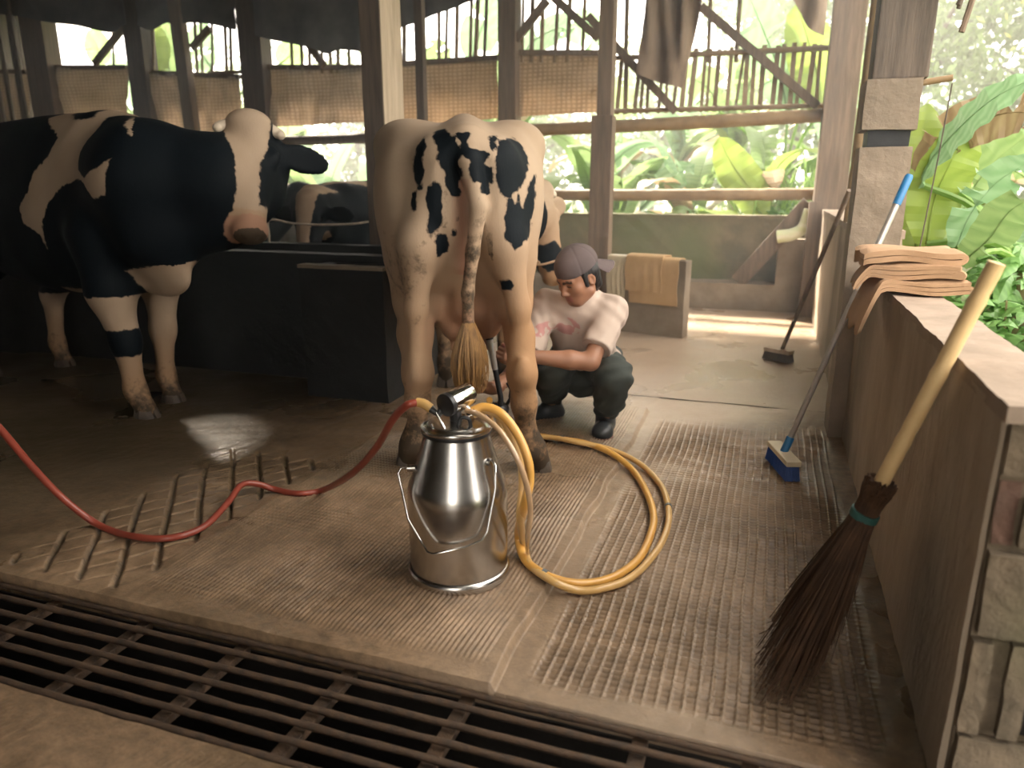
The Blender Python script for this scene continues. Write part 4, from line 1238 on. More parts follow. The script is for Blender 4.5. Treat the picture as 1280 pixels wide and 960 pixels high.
cow('dairy_cow', 'black and white cow facing the viewer from beyond the feed trough', (pa_[0] - 0.05, pa_[1] + 1.85, 0), R(180), std_legs,
    {'poll': (-0.05 * 0 - 0.05, 1.86, pa_[2]), 'dir': (0, 0.35, -0.94), 'up': (0, 0.94, 0.35)}, {'st': std_st, 'hook': (0.25, 0.4, 1.15)}, patch_pen(4), vox=0.018, horns=False, bones=False,
    neck=[((0, 1.45, 0.98), 0.2), ((0, 1.70, 1.02), 0.16), ((-0.05, 1.80, pa_[2] - 0.12), 0.115)], lo=(-0.5, -0.3, 0), hi=(0.5, 2.35, 1.5))
pb_ = py_(422, 285, 6.7)
cow('dairy_cow', 'cow with a big pale flank patch standing beyond the water box', (pb_[0] + 1.15, 6.95, 0), R(90), std_legs,
    {'poll': (0.0, 2.0, 1.0), 'dir': (0, 0.6, -0.8), 'up': (0, 0.8, 0.6)}, {'st': std_st, 'hook': (0.25, 0.4, 1.15)},
    lambda v, q: {'patch': -(np.hypot((v[:, 1] - 1.15) / 1.0, (v[:, 2] - 0.80) / 1.0) * -1 + 0.30), 'dirt': np.clip((0.5 - v[:, 2]) / 0.4, 0, 0.8), 'buff': np.full(len(v), 0.3)} if False else {'patch': 0.28 - np.hypot(v[:, 1] - 1.15, v[:, 2] - 0.80), 'dirt': np.clip((0.5 - v[:, 2]) / 0.4, 0, 0.8), 'buff': np.full(len(v), 0.3)},
    vox=0.018, horns=False, bones=False, neck=[((0, 1.45, 0.98), 0.2), ((0, 1.75, 1.05), 0.16), ((0, 1.95, 0.95), 0.12)], lo=(-0.5, -0.3, 0), hi=(0.5, 2.5, 1.5))
rp_ = MB().tube(spline([np.array(p) - py_(336, 273, 4.35) for p in (py_(337, 317, 4.52), py_(336.5, 295, 4.52), py_(337, 275, 4.53), py_(365, 279, 4.55), py_(400, 281, 4.57), py_(440, 280, 4.6), py_(462, 277, 4.64))], 6), 0.008, 6).build('rope', M_woodpale, None, smooth=True)
rp_.location = py_(336, 273, 4.35); tag(rp_, 'pale rope tied from the feed trough to the thick post', 'rope')

# ================================================================== person squatting beside the cow
def skin_mat():
    m, nt, b = nodes_of('skin')
    L = nt.links.new
    tc = N(nt, 'ShaderNodeTexCoord'); ns = N(nt, 'ShaderNodeTexNoise', Scale=14.0, Detail=4.0); L(tc.outputs['Object'], ns.inputs['Vector'])
    c1 = N(nt, 'ShaderNodeMixRGB'); c1.inputs[1].default_value = (0.25, 0.12, 0.067, 1); c1.inputs[2].default_value = (0.32, 0.155, 0.092, 1); L(ns.outputs['Fac'], c1.inputs[0])
    at = N(nt, 'ShaderNodeAttribute', attribute_name='lip')
    c2 = N(nt, 'ShaderNodeMixRGB'); c2.inputs[2].default_value = (0.27, 0.095, 0.07, 1); L(at.outputs['Fac'], c2.inputs[0]); L(c1.outputs[0], c2.inputs[1])
    ab = N(nt, 'ShaderNodeAttribute', attribute_name='brow')
    c3 = N(nt, 'ShaderNodeMixRGB'); c3.inputs[2].default_value = (0.018, 0.012, 0.010, 1); L(ab.outputs['Fac'], c3.inputs[0]); L(c2.outputs[0], c3.inputs[1])
    L(c3.outputs[0], b.inputs['Base Color'])
    b.inputs['Roughness'].default_value = 0.48; b.inputs['Specular IOR Level'].default_value = 0.4
    b.inputs['Subsurface Weight'].default_value = 0.08; b.inputs['Subsurface Radius'].default_value = (0.01, 0.004, 0.002)
    return m


M_skin = skin_mat()
M_shirt = mat('beige_tshirt', (0.50, 0.395, 0.325), (0.43, 0.335, 0.275), scale=3, rough=0.9, bump=0.15, bscale=180)
_nt = M_shirt.node_tree; _b = _nt.nodes['Principled BSDF']; _src = _b.inputs['Base Color'].links[0].from_socket
_at = N(_nt, 'ShaderNodeAttribute', attribute_name='print'); _w = N(_nt, 'ShaderNodeTexNoise', Scale=26.0, Detail=1.0); _tc = N(_nt, 'ShaderNodeTexCoord'); _nt.links.new(_tc.outputs['Object'], _w.inputs['Vector'])
_g = N(_nt, 'ShaderNodeMath', operation='GREATER_THAN'); _g.inputs[1].default_value = 0.50; _nt.links.new(_w.outputs['Fac'], _g.inputs[0])
_mm = N(_nt, 'ShaderNodeMath', operation='MULTIPLY'); _nt.links.new(_g.outputs[0], _mm.inputs[0]); _nt.links.new(_at.outputs['Fac'], _mm.inputs[1])
_mx = N(_nt, 'ShaderNodeMixRGB'); _mx.inputs[2].default_value = (0.44, 0.22, 0.20, 1); _nt.links.new(_mm.outputs[0], _mx.inputs[0]); _nt.links.new(_src, _mx.inputs[1]); _nt.links.new(_mx.outputs[0], _b.inputs['Base Color'])
M_pants = mat('dark_green_trousers', (0.045, 0.052, 0.045), (0.030, 0.036, 0.032), scale=4, rough=0.85, bump=0.15, bscale=120)
M_boot = mat('black_rubber_boot', (0.022, 0.026, 0.028), (0.035, 0.038, 0.040), scale=6, rough=0.32)
M_sole = mat('boot_sole', (0.13, 0.055, 0.04), (0.08, 0.04, 0.03), scale=10, rough=0.7)
M_cap = mat('brown_grey_cap', (0.115, 0.085, 0.082), (0.085, 0.064, 0.062), scale=6, rough=0.9, bump=0.1, bscale=200)
M_hair = mat('black_hair', (0.012, 0.011, 0.011), (0.02, 0.017, 0.016), scale=60, rough=0.55, stretch=(1, 1, 6))
M_print = mat('shirt_print', (0.46, 0.20, 0.185), (0.50, 0.27, 0.24), scale=12, rough=0.9)

PO = np.array([-0.84, 3.46, 0.0])
person = tag(empty('person', PO), 'person in beige t-shirt and backward cap squatting to milk the cow', 'person')
pw = lambda x, y, Y: py_(x, y, Y) - PO      # photo point at depth Y, in the person's frame

hipL, hipR = pw(756, 466, 3.66), pw(706, 462, 3.72)
pel = (hipL + hipR) / 2 + np.array([0, 0.02, 0.03])
kneL, kneR = pw(768, 470, 3.27), pw(690, 462, 3.36)
ankL, ankR = pw(757, 522, 3.47), pw(690, 503, 3.58)
chest = pw(727, 395, 3.50); neckb = pw(730, 368, 3.46)
shL, shR = pw(767, 387, 3.47), pw(683, 378, 3.49)
elL, elR = pw(738, 452, 3.24), pw(652, 462, 3.22)
wrL, wrR = pw(652, 445, 3.10), pw(616, 485, 3.01)
headc = pw(722, 345, 3.40)
# head frame: y = face direction, z = up along the skull
fd = np.array([-0.50, -0.76, -0.42]); HF = basis(fd, (-0.24, -0.36, 0.90))
HS = 1.0
hw = lambda x, y, z: headc + HF @ (np.array([x, y, z]) * HS)


def torso(B, g=0.0, k=0.05):
    """g: how far cloth stands off"""
    mid = (pel * 0.45 + chest * 0.55)
    ax = shL - shR; ax /= np.linalg.norm(ax)
    B.cone(pel - ax * 0.06, pel + ax * 0.06, 0.135 + g, 0.135 + g, k)
    B.cone(pel, mid, 0.135 + g, 0.13 + g, k)
    B.cone(mid - ax * 0.035, chest - ax * 0.06, 0.115 + g, 0.105 + g, k); B.cone(mid + ax * 0.035, chest + ax * 0.06, 0.115 + g, 0.105 + g, k)
    B.cone(shL * 0.9 + chest * 0.1 - np.array([0, 0, 0.02]), shR * 0.9 + chest * 0.1 - np.array([0, 0, 0.02]), 0.062 + g, 0.062 + g, k)
    B.cone(chest + (neckb - chest) * 0.6, neckb, 0.085 + g, 0.058 + g, k)
    return B


def face(B):
    B.ell(hw(0, 0.0, 0.035), (0.077, 0.098, 0.085), 0.03, HF)                 # skull
    B.ell(hw(0, 0.028, -0.03), (0.066, 0.072, 0.085), 0.03, HF)               # face mass
    B.ell(hw(0, 0.058, -0.095), (0.034, 0.032, 0.028), 0.03, HF)              # chin
    for s in (-1, 1):
        B.ell(hw(s * 0.046, 0.060, -0.030), (0.022, 0.024, 0.022), 0.025, HF)  # cheekbone
        B.cone(hw(s * 0.056, 0.0, -0.072), hw(s * 0.022, 0.055, -0.102), 0.024, 0.018, 0.03)  # jaw
        B.cone(hw(s * 0.014, 0.094, 0.018), hw(s * 0.045, 0.080, 0.018), 0.010, 0.009, 0.015)  # brow ridge
        B.ell(hw(s * 0.030, 0.096, -0.002), (0.017, 0.012, 0.011), 0.010, HF, sub=True)      # eye socket
        B.ell(hw(s * 0.030, 0.080, -0.002), (0.014, 0.013, 0.012), 0.004, HF)                # eyelid
        B.ell(hw(s * 0.014, 0.102, -0.043), (0.010, 0.011, 0.008), 0.008, HF)                # nostril wing
        B.ell(hw(s * 0.079, -0.012, -0.015), (0.011, 0.022, 0.032), 0.008, HF)               # ear
        B.ell(hw(s * 0.087, -0.006, -0.013), (0.006, 0.012, 0.018), 0.005, HF, sub=True)
    B.cone(hw(0, 0.090, 0.008), hw(0, 0.112, -0.036), 0.008, 0.013, 0.012)    # nose
    B.ell(hw(0, 0.090, -0.064), (0.024, 0.012, 0.0065), 0.007, HF)            # upper lip
    B.ell(hw(0, 0.088, -0.078), (0.021, 0.012, 0.007), 0.006, HF)             # lower lip
    B.ell(hw(0, 0.102, -0.0712), (0.024, 0.007, 0.0022), 0.003, HF, sub=True)  # mouth line
    B.cone(hw(0, -0.03, -0.05), neckb, 0.055, 0.056, 0.03)
    return B


def hand(B, wrist, dirv, palm_n, curl, s=1, grip=0.5):
    """wrist, pointing direction, palm normal; five separate fingers; thumb on side s"""
    H = basis(dirv, palm_n)            # x across, y fingers, z palm normal
    w = lambda x, y, z: wrist + H @ np.array([x, y, z])
    B.cone(w(0, -0.03, 0), w(0, 0.02, 0), 0.026, 0.026, 0.02)
    for x in (-0.026, -0.009, 0.009, 0.026): B.cone(w(x * 0.7, 0.01, 0), w(x, 0.075, 0), 0.014, 0.012, 0.012)
    ln = (0.92, 1.06, 1.0, 0.80)
    tips = []
    for i, x in enumerate((-0.029, -0.010, 0.010, 0.029)):
        if s < 0: x = -x
        p = np.array([x, 0.078, 0.0]); a = 0.0
        for j, (l, r0, r1) in enumerate(((0.040, 0.0098, 0.0090), (0.027, 0.0090, 0.0082), (0.022, 0.0080, 0.0066))):
            a += curl[j] * (1 + 0.08 * (i - 1.5))
            q = p + np.array([0, math.cos(a), math.sin(a)]) * l * ln[i]
            B.cone(w(*p), w(*q), r0, r1, 0.004)
            p = q
        tips.append(w(*p))
    t0, t1, t2, t3 = (-0.022 * s, 0.012, 0.008), (-0.048 * s, 0.045, 0.018), (-0.046 * s, 0.074, 0.034), (-0.030 * s, 0.094, 0.044)
    B.cone(w(*t0), w(*t1), 0.015, 0.012, 0.012); B.cone(w(*t1), w(*t2), 0.0115, 0.010, 0.005); B.cone(w(*t2), w(*t3), 0.0098, 0.0075, 0.004)
    return w


lo_, hi_ = (-0.52, -0.62, 0.0), (0.45, 0.50, 1.02)
# --- body: one continuous surface
B = Body(lo_, hi_, 0.0052)
torso(B, -0.012, 0.04)
for hp_, kn, an in ((hipL, kneL, ankL), (hipR, kneR, ankR)):
    B.cone(hp_, kn, 0.085, 0.058, 0.03); B.cone(kn, an, 0.052, 0.036, 0.02)
    ft = an * np.array([1, 1, 0]) + np.array([0, 0, 0.05]); B.cone(an, ft, 0.036, 0.034, 0.02)
for s_, e_, w_ in ((shL, elL, wrL), (shR, elR, wrR)):
    B.cone(s_, e_, 0.050, 0.041, 0.03); mid = e_ * 0.7 + w_ * 0.3
    B.cone(e_, mid, 0.041, 0.043, 0.02); B.cone(mid, w_, 0.043, 0.027, 0.02)
hl = hand(B, wrL, pw(622, 439, 3.03) - wrL, np.array([-0.15, -0.45, 0.1]) * -1 + np.array([0, 0, 0.0]), (1.0, 1.25, 0.9), s=-1)
hr_ = hand(B, wrR, pw(590, 488, 2.95) - wrR, np.array([-0.1, 0.5, 0.85]), (0.75, 1.1, 0.8), s=1)
face(B)
me, v = B.mesh('body', smooth=1)
q = (v - headc) @ HF
inface = (np.abs(q[:, 0]) < 0.08) & (q[:, 1] > 0.03) & (np.abs(q[:, 2]) < 0.13)
set_attr(me, 'lip', np.where(inface & (np.abs(q[:, 0]) < 0.026) & (q[:, 1] > 0.075) & (q[:, 2] < -0.056) & (q[:, 2] > -0.087), 0.9, 0.0))
set_attr(me, 'brow', np.where(inface & (np.abs(np.abs(q[:, 0]) - 0.031) < 0.022) & (np.abs(q[:, 2] - 0.021 + 0.25 * np.abs(np.abs(q[:, 0]) - 0.028)) < 0.006), 0.9,
                              np.where(inface & (np.abs(np.abs(q[:, 0]) - 0.030) < 0.014) & (np.abs(q[:, 2] + 0.006) < 0.0032), 0.85,
                                       np.where(inface & (np.abs(q[:, 0]) < 0.02) & (q[:, 2] < -0.050) & (q[:, 2] > -0.058), 0.25, 0.0))))
me.materials.append(M_skin)
link_mesh('body', me, None, person)

# --- t-shirt
B = Body(lo_, hi_, 0.0055)
torso(B, 0.010, 0.045)
slL = shL + (elL - shL) * 0.80; slR = shR + (elR - shR) * 0.78
B.cone(shL, slL, 0.070, 0.073, 0.035); B.cone(shR, slR, 0.070, 0.072, 0.035)
B.plane(slL * 0.98 + shL * 0.02, (elL - shL), 0.006) if False else None
v_ax = (chest - pel) / np.linalg.norm(chest - pel)
X, Y, Z = B._grid((slice(None),) * 3)
# sleeve hems: only near the arms
for sl_, sh_, el_ in ((slL, shL, elL), (slR, shR, elR)):
    d = (el_ - sh_) / np.linalg.norm(el_ - sh_)
    c = sl_ - d * 0.012
    dist = (X - c[0]) * d[0] + (Y - c[1]) * d[1] + (Z - c[2]) * d[2]
    rad = np.sqrt(np.maximum((X - c[0]) ** 2 + (Y - c[1]) ** 2 + (Z - c[2]) ** 2 - dist ** 2, 0))
    B.f = np.where((rad < 0.105) & (dist < 0.14), np.maximum(B.f, dist), B.f).astype(np.float32)
# neckline (v-shaped) and folds
nk = neckb + np.array([-0.028, -0.040, 0.020])
B.cone(neckb + np.array([0.0, 0.0, 0.0]), neckb + HF[:, 1] * 0.02 + np.array([0, 0, 0.12]), 0.062, 0.075, 0.006, sub=True)
B.cone(nk, nk + np.array([-0.012, -0.035, -0.062]), 0.040, 0.012, 0.006, sub=True)
fold = 0.0046 * np.sin(X * 38 + Z * 62 + 6 * np.sin(Y * 9)) * np.sin(Z * 13 + X * 21 + 2) * np.sin(Y * 16 + X * 8 + 1) + 0.0022 * np.sin((X + Y) * 75 - Z * 45 + 5 * np.sin(Z * 14 + X * 9)) * np.sin(X * 18 - Y * 13)
B.f = (B.f + fold).astype(np.float32)
B.plane(pel - v_ax * 0.05, -v_ax, 0.01)
me, v = B.mesh('t_shirt', smooth=2)
pc = pw(704, 408, 3.38); pu = HF[:, 0] * np.array([1, 1, 0]); pu /= np.linalg.norm(pu)
d_ = v - pc
set_attr(me, 'print', np.where(((d_ @ pu / 0.06) ** 2 + (d_[:, 2] / 0.045) ** 2 < 1) & (np.abs(d_[:, 1]) < 0.14), 1.0, 0.0))
me.materials.append(M_shirt)
shirt = link_mesh('t_shirt', me, None, person)
shirt_v = v

# --- trousers
B = Body(lo_, hi_, 0.006)
ax = shL - shR; ax /= np.linalg.norm(ax)
B.cone(pel - ax * 0.07, pel + ax * 0.07, 0.142, 0.142, 0.04)
B.cone(pel - np.array([0, 0.06, 0.03]), pel - np.array([0, 0.10, 0.05]), 0.12, 0.10, 0.05)
for hp_, kn, an in ((hipL, kneL, ankL), (hipR, kneR, ankR)):
    B.cone(hp_, kn * 0.97 + hp_ * 0.03, 0.108, 0.082, 0.04)
    B.cone(kn, an * 0.55 + kn * 0.45, 0.080, 0.072, 0.03); B.cone(an * 0.55 + kn * 0.45, an + np.array([0, 0, 0.035]), 0.072, 0.056, 0.02)
X, Y, Z = B._grid((slice(None),) * 3)
B.f = (B.f + 0.004 * np.sin(X * 40 - Z * 85 + 5 * np.sin(Y * 12)) + 0.0035 * np.sin(Y * 60 + Z * 50)).astype(np.float32)
me, v = B.mesh('trousers', smooth=2); me.materials.append(M_pants)
link_mesh('trousers', me, None, person)

# --- rubber boots
for an, td in ((ankL, np.array([0.10, -0.99, 0])), (ankR, np.array([-0.75, -0.66, 0]))):
    B = Body(np.minimum(lo_, an - 0.3), np.array(hi_), 0.006) if False else Body(an * np.array([1, 1, 0]) - np.array([0.24, 0.24, 0]), an * np.array([1, 1, 0]) + np.array([0.24, 0.24, 0.32]), 0.005)
    g0 = an * np.array([1, 1, 0])
    B.cone(an + np.array([0, 0, 0.055]), g0 + np.array([0, 0, 0.06]), 0.059, 0.046, 0.02)
    B.cone(g0 - td * 0.03 + np.array([0, 0, 0.045]), g0 + td * 0.10 + np.array([0, 0, 0.047]), 0.042, 0.045, 0.03)
    B.ell(g0 + td * 0.13 + np.array([0, 0, 0.046]), (0.048, 0.048, 0.038), 0.03)
    B.plane((0, 0, 0.022), (0, 0, -1), 0.004)
    B.plane(an + np.array([0, 0, 0.075]), (0, 0, 1), 0.006)
    me, v = B.mesh('boot', smooth=1); me.materials.append(M_boot)
    bo = link_mesh('boot', me, None, person)
    B = Body(g0 - np.array([0.24, 0.24, 0]), g0 + np.array([0.24, 0.24, 0.08]), 0.005)
    B.cone(g0 - td * 0.03 + np.array([0, 0, 0.03]), g0 + td * 0.10 + np.array([0, 0, 0.03]), 0.046, 0.048, 0.03)
    B.ell(g0 + td * 0.135 + np.array([0, 0, 0.03]), (0.05, 0.05, 0.05), 0.03)
    B.plane((0, 0, 0.003), (0, 0, -1), 0.003); B.plane((0, 0, 0.026), (0, 0, 1), 0.003)
    me, v = B.mesh('sole', smooth=1); me.materials.append(M_sole)
    link_mesh('sole', me, None, bo)

# --- hair, cap (worn backwards: the brim points down his back)
B = Body(headc - 0.2, headc + 0.2, 0.004)
B.ell(hw(0, -0.012, 0.042), (0.083, 0.100, 0.086), 0.02, HF)
B.cone(hw(0, -0.055, 0.0), hw(0, -0.068, -0.075), 0.064, 0.045, 0.03)
for s in (-1, 1): B.cone(hw(s * 0.06, -0.045, 0.01), hw(s * 0.052, -0.06, -0.065), 0.03, 0.022, 0.03)
for s in (-1, 1): B.cone(hw(s * 0.070, 0.018, 0.03), hw(s * 0.074, 0.020, -0.032), 0.016, 0.009, 0.01)
B.ell(hw(0, 0.095, -0.06), (0.055, 0.062, 0.112), 0.012, HF, sub=True)
X, Y, Z = B._grid((slice(None),) * 3)
B.f = (B.f + 0.0016 * np.sin(X * 300 + Y * 200) * np.sin(Z * 120)).astype(np.float32)
me, v = B.mesh('hair', smooth=1); me.materials.append(M_hair); link_mesh('hair', me, None, person)
B = Body(headc - 0.26, headc + 0.26, 0.004)
B.ell(hw(0, -0.012, 0.052), (0.094, 0.113, 0.098), 0.02, HF)
B.plane(hw(0, 0.0, 0.036), HF @ np.array([0, -0.10, -1.0]), 0.004)
X, Y, Z = B._grid((slice(None),) * 3)
G = [(X - headc[0]) * HF[0, k] + (Y - headc[1]) * HF[1, k] + (Z - headc[2]) * HF[2, k] for k in range(3)]
seam = np.minimum.reduce([np.abs(G[0]), np.abs(G[0] * 0.5 + (G[1] + 0.012) * 0.866), np.abs(G[0] * 0.5 - (G[1] + 0.012) * 0.866)])
B.f = (B.f + 0.0022 * np.exp(-(seam / 0.004) ** 2)).astype(np.float32)
me, v = B.mesh('cap', smooth=1); me.materials.append(M_cap); cap = link_mesh('cap', me, None, person)
# brim: thin curved visor at the back
vs, fs = [], []
nu, nv = 17, 7
for side in (0, 1):
    for j in range(nv):
        for i in range(nu):
            a = (i / (nu - 1) - 0.5) * 2
            th = a * 1.15
            r0 = 0.098; ext = 0.105 * j / (nv - 1) * math.cos(a * 1.15) ** 0.6
            x = math.sin(th) * 0.088; y = -0.012 - math.cos(th) * 0.108 - ext
            z = 0.030 - 0.62 * ext - 0.028 * (a * a) * (j / (nv - 1)) - 0.004 * side
            vs.append(hw(x, y, z))
K = nu * nv
for j in range(nv - 1):
    for i in range(nu - 1):
        q0 = j * nu + i
        fs.append((q0, q0 + 1, q0 + nu + 1, q0 + nu)); fs.append((K + q0, K + q0 + nu, K + q0 + nu + 1, K + q0 + 1))
rg_ = list(range(nu)) + [j * nu + nu - 1 for j in range(1, nv)] + [(nv - 1) * nu + i for i in range(nu - 2, -1, -1)] + [j * nu for j in range(nv - 2, 0, -1)]
for a_, b_ in zip(rg_, rg_[1:] + rg_[:1]): fs.append((a_, b_, K + b_, K + a_))
MB().add(vs, fs).build('brim', M_cap, cap, smooth=True)
for s in (-1, 1):
    e = MB().lathe([(0.0003, -0.0105), (0.0075, -0.0075), (0.0105, 0), (0.0075, 0.0075), (0.0003, 0.0105)], 12).build('eye', M_eye, person, smooth=True)
    e.location = hw(s * 0.030, 0.0805, -0.005)

# ================================================================== milk can, hoses, milking cluster
def steel_mat():
    m, nt, b = nodes_of('stainless_steel')
    L = nt.links.new
    tc = N(nt, 'ShaderNodeTexCoord')
    mp = N(nt, 'ShaderNodeMapping'); mp.inputs['Scale'].default_value = (1, 1, 40); L(tc.outputs['Object'], mp.inputs['Vector'])
    ns = N(nt, 'ShaderNodeTexNoise', Scale=6.0, Detail=4.0); L(mp.outputs[0], ns.inputs['Vector'])
    n2 = N(nt, 'ShaderNodeTexNoise', Scale=7.0, Detail=7.0, Roughness=0.7); L(tc.outputs['Object'], n2.inputs['Vector'])
    rp = N(nt, 'ShaderNodeValToRGB'); rp.color_ramp.elements[0].position, rp.color_ramp.elements[1].position = 0.3, 0.7
    rp.color_ramp.elements[0].color = (0.50, 0.48, 0.45, 1); rp.color_ramp.elements[1].color = (0.62, 0.60, 0.57, 1)
    L(n2.outputs['Fac'], rp.inputs[0]); L(rp.outputs[0], b.inputs['Base Color'])
    mr = N(nt, 'ShaderNodeMapRange'); mr.inputs['To Min'].default_value = 0.20; mr.inputs['To Max'].default_value = 0.28
    L(n2.outputs['Fac'], mr.inputs['Value']); L(mr.outputs[0], b.inputs['Roughness'])
    b.inputs['Metallic'].default_value = 1.0
    b.inputs['Anisotropic'].default_value = 0.4
    bp = N(nt, 'ShaderNodeBump', Strength=0.03, Distance=0.003); L(ns.outputs['Fac'], bp.inputs['Height']); L(bp.outputs[0], b.inputs['Normal'])
    return m


M_ss = steel_mat()
M_chrome = mat('chrome', (0.80, 0.78, 0.75), (0.72, 0.70, 0.67), scale=4, rough=0.10, metal=1.0)
M_black = mat('black_rubber', (0.014, 0.014, 0.015), (0.022, 0.022, 0.023), scale=10, rough=0.35)
M_red = mat('red_hose', (0.27, 0.052, 0.03), (0.21, 0.042, 0.026), scale=8, rough=0.38, coat=0.2)
M_yel = mat('yellow_hose', (0.66, 0.36, 0.085), (0.57, 0.29, 0.06), scale=6, rough=0.32, coat=0.3)
M_tan = mat('tan_hose', (0.60, 0.37, 0.14), (0.50, 0.30, 0.10), scale=6, rough=0.32, coat=0.3)
M_clear = mat('milk_tube', (0.50, 0.33, 0.19), (0.42, 0.27, 0.15), scale=6, rough=0.12, coat=0.5, spec=0.6)
M_band = mat('grey_band', (0.13, 0.15, 0.16), (0.10, 0.11, 0.12), rough=0.5)

CC = np.array([-0.842, 1.935, 0.026])
can = tag(empty('milk_can', CC), 'stainless steel milking can with wire handle standing on the ribbed mat', 'can')
MB().lathe([(0.0, 0.004), (0.150, 0.004), (0.150, 0.03), (0.1515, 0.045), (0.1525, 0.20), (0.1530, 0.262), (0.1515, 0.285), (0.146, 0.305), (0.136, 0.330), (0.126, 0.358), (0.115, 0.395), (0.105, 0.430), (0.099, 0.452), (0.0975, 0.462), (0.060, 0.464)], 96).build('can_body', M_ss, can, smooth=True)
MB().lathe([(0.148, 0.0), (0.1585, 0.0), (0.1600, 0.006), (0.1600, 0.018), (0.1575, 0.026), (0.1515, 0.030)], 96).build('base_ring', M_ss, can, smooth=True)
MB().lathe([(0.095, 0.456), (0.1035, 0.458), (0.1055, 0.464), (0.1035, 0.470), (0.095, 0.471)], 96).build('lid_gasket', M_black, can, smooth=True)
lid = MB().lathe([(0.090, 0.470), (0.1070, 0.470), (0.1085, 0.474), (0.1070, 0.479), (0.094, 0.481), (0.090, 0.487), (0.084, 0.489), (0.030, 0.494), (0.0004, 0.495)], 96).build('lid', M_ss, can, smooth=True)
lh = MB(); lh.tube(spline([(0.020, -0.035, 0.49), (0.030, -0.035, 0.515), (0.052, -0.030, 0.513), (0.058, -0.028, 0.49)], 6), 0.006, 8); lh.build('lid_handle', M_black, lid, smooth=True)
MB().tube([(-0.055, -0.050, 0.49), (-0.040, -0.075, 0.489)], 0.004, 8).build('lid_clip', M_chrome, lid, smooth=True)
# pulsator
cr = lambda x, y, Y: py_(x, y, Y) - CC
pa, pb2 = cr(560, 505, 1.880), cr(586, 492, 1.965)
pax = (pb2 - pa) / np.linalg.norm(pb2 - pa)
pul = MB().tube([pa, pa + pax * 0.006, pb2 - pax * 0.003, pb2], lambda t: 0.034 if 0.1 < t < 0.9 else 0.032, 40).build('pulsator', M_chrome, can, smooth=True)
MB().tube([pa - pax * 0.014, pa - pax * 0.012, pa + pax * 0.004], lambda t: 0.030 if t < 0.1 else 0.0345, 40).build('pulsator_cap', M_black, pul, smooth=True)
MB().tube([(0.0, 0.0, 0.492), (0.0, -0.01, 0.53), (pa + pax * 0.05) - np.array([0, 0, 0.02])], 0.019, 20).build('pulsator_foot', M_black, pul, smooth=True)
MB().tube([pa + pax * 0.02 + np.array([-0.02, 0, -0.005]), cr(548, 518, 1.88), cr(538, 510, 1.88)], 0.0125, 14).build('hose_nozzle', M_black, pul, smooth=True)
MB().tube([cr(545, 516, 1.87), cr(553, 530, 1.86), cr(556, 536, 1.86)], 0.004, 8).build('nozzle_clip', M_chrome, pul, smooth=True)
MB().tube([pb2 - pax * 0.02 + np.array([0.0, 0.0, -0.025]), cr(588, 518, 1.93), cr(594, 514, 1.94)], 0.010, 12).build('milk_outlet', M_chrome, pul, smooth=True)
# bail handle
hl_ = [(-0.128, -0.06, 0.345), (-0.150, -0.075, 0.352), (-0.158, -0.082, 0.335), (-0.095, -0.150, 0.225), (-0.02, -0.185, 0.150), (0.0, -0.187, 0.147), (0.085, -0.150, 0.165), (0.125, -0.118, 0.178), (0.136, -0.105, 0.20), (0.146, -0.060, 0.32), (0.140, -0.045, 0.385), (0.128, -0.035, 0.395), (0.112, -0.028, 0.390)]
MB().tube(hl_, 0.0038, 8).build('bail_handle', M_chrome, can, smooth=True)
for p in ((-0.130, -0.058, 0.347), (0.116, -0.030, 0.388)):
    MB().tube([np.array(p) * np.array([0.9, 0.9, 1]), np.array(p) * np.array([1.06, 1.06, 1])], 0.011, 12).build('handle_lug', M_ss, can, smooth=True)


def hose(name, label, pts, r, m_, n=12, bands=(), per=10):
    s = spline(pts, per)
    o0 = s[0]
    o = MB().tube([p - o0 for p in s], r, n).build(name, m_, None, smooth=True)
    o.location = o0
    tag(o, label, 'hose')
    for b in bands:
        i = int(b * (len(s) - 1))
        i = min(max(i, 1), len(s) - 2)
        d = (s[i + 1] - s[i - 1]); d /= np.linalg.norm(d)
        MB().tube([s[i] - o0 - d * 0.008, s[i] - o0 + d * 0.008], r + 0.0025, n).build('band', M_band, o, smooth=True)
    return o


R0 = 0.0115
zf = 0.030 + 0.010
hose('vacuum_hose', 'long red rubber hose curving from the left across the floor to the can', [(-3.45, 1.35, 3.50), (-3.42, 1.36, 2.4), (-3.25, 1.40, 1.55), (-2.85, 1.46, 0.98), pt(-70, 480, 2.25), pt(-30, 508, 2.32), pt(0, 536, 2.4), pt(40, 583, 2.5), pt(80, 624, 2.58), pt(125, 657, 2.62), pz(170, 671, zf), pz(215, 672, zf), pz(255, 658, zf), pz(285, 628, zf + 0.02), pz(302, 606, zf + 0.045), pz(322, 605, zf + 0.03), pz(345, 612, zf), pz(375, 617, zf), pz(405, 612, zf + 0.01), pt(440, 592, 2.55), pt(470, 560, 2.38), pt(490, 526, 2.24), pt(508, 507, 2.17), py_(524, 503, 1.88)], R0 + 0.0005, M_red)
hc = MB().tube([p - py_(522, 503, 1.88) for p in spline([py_(521, 503, 1.88), py_(530, 505, 1.88), py_(539, 511, 1.88)], 5)], 0.0145, 14).build('hose_sleeve', M_tan, None, smooth=True)
hc.location = py_(522, 503, 1.88); tag(hc, 'yellow sleeve joining the red hose to the can', 'fitting')
zm = 0.030 + 0.013; zg = 0.014
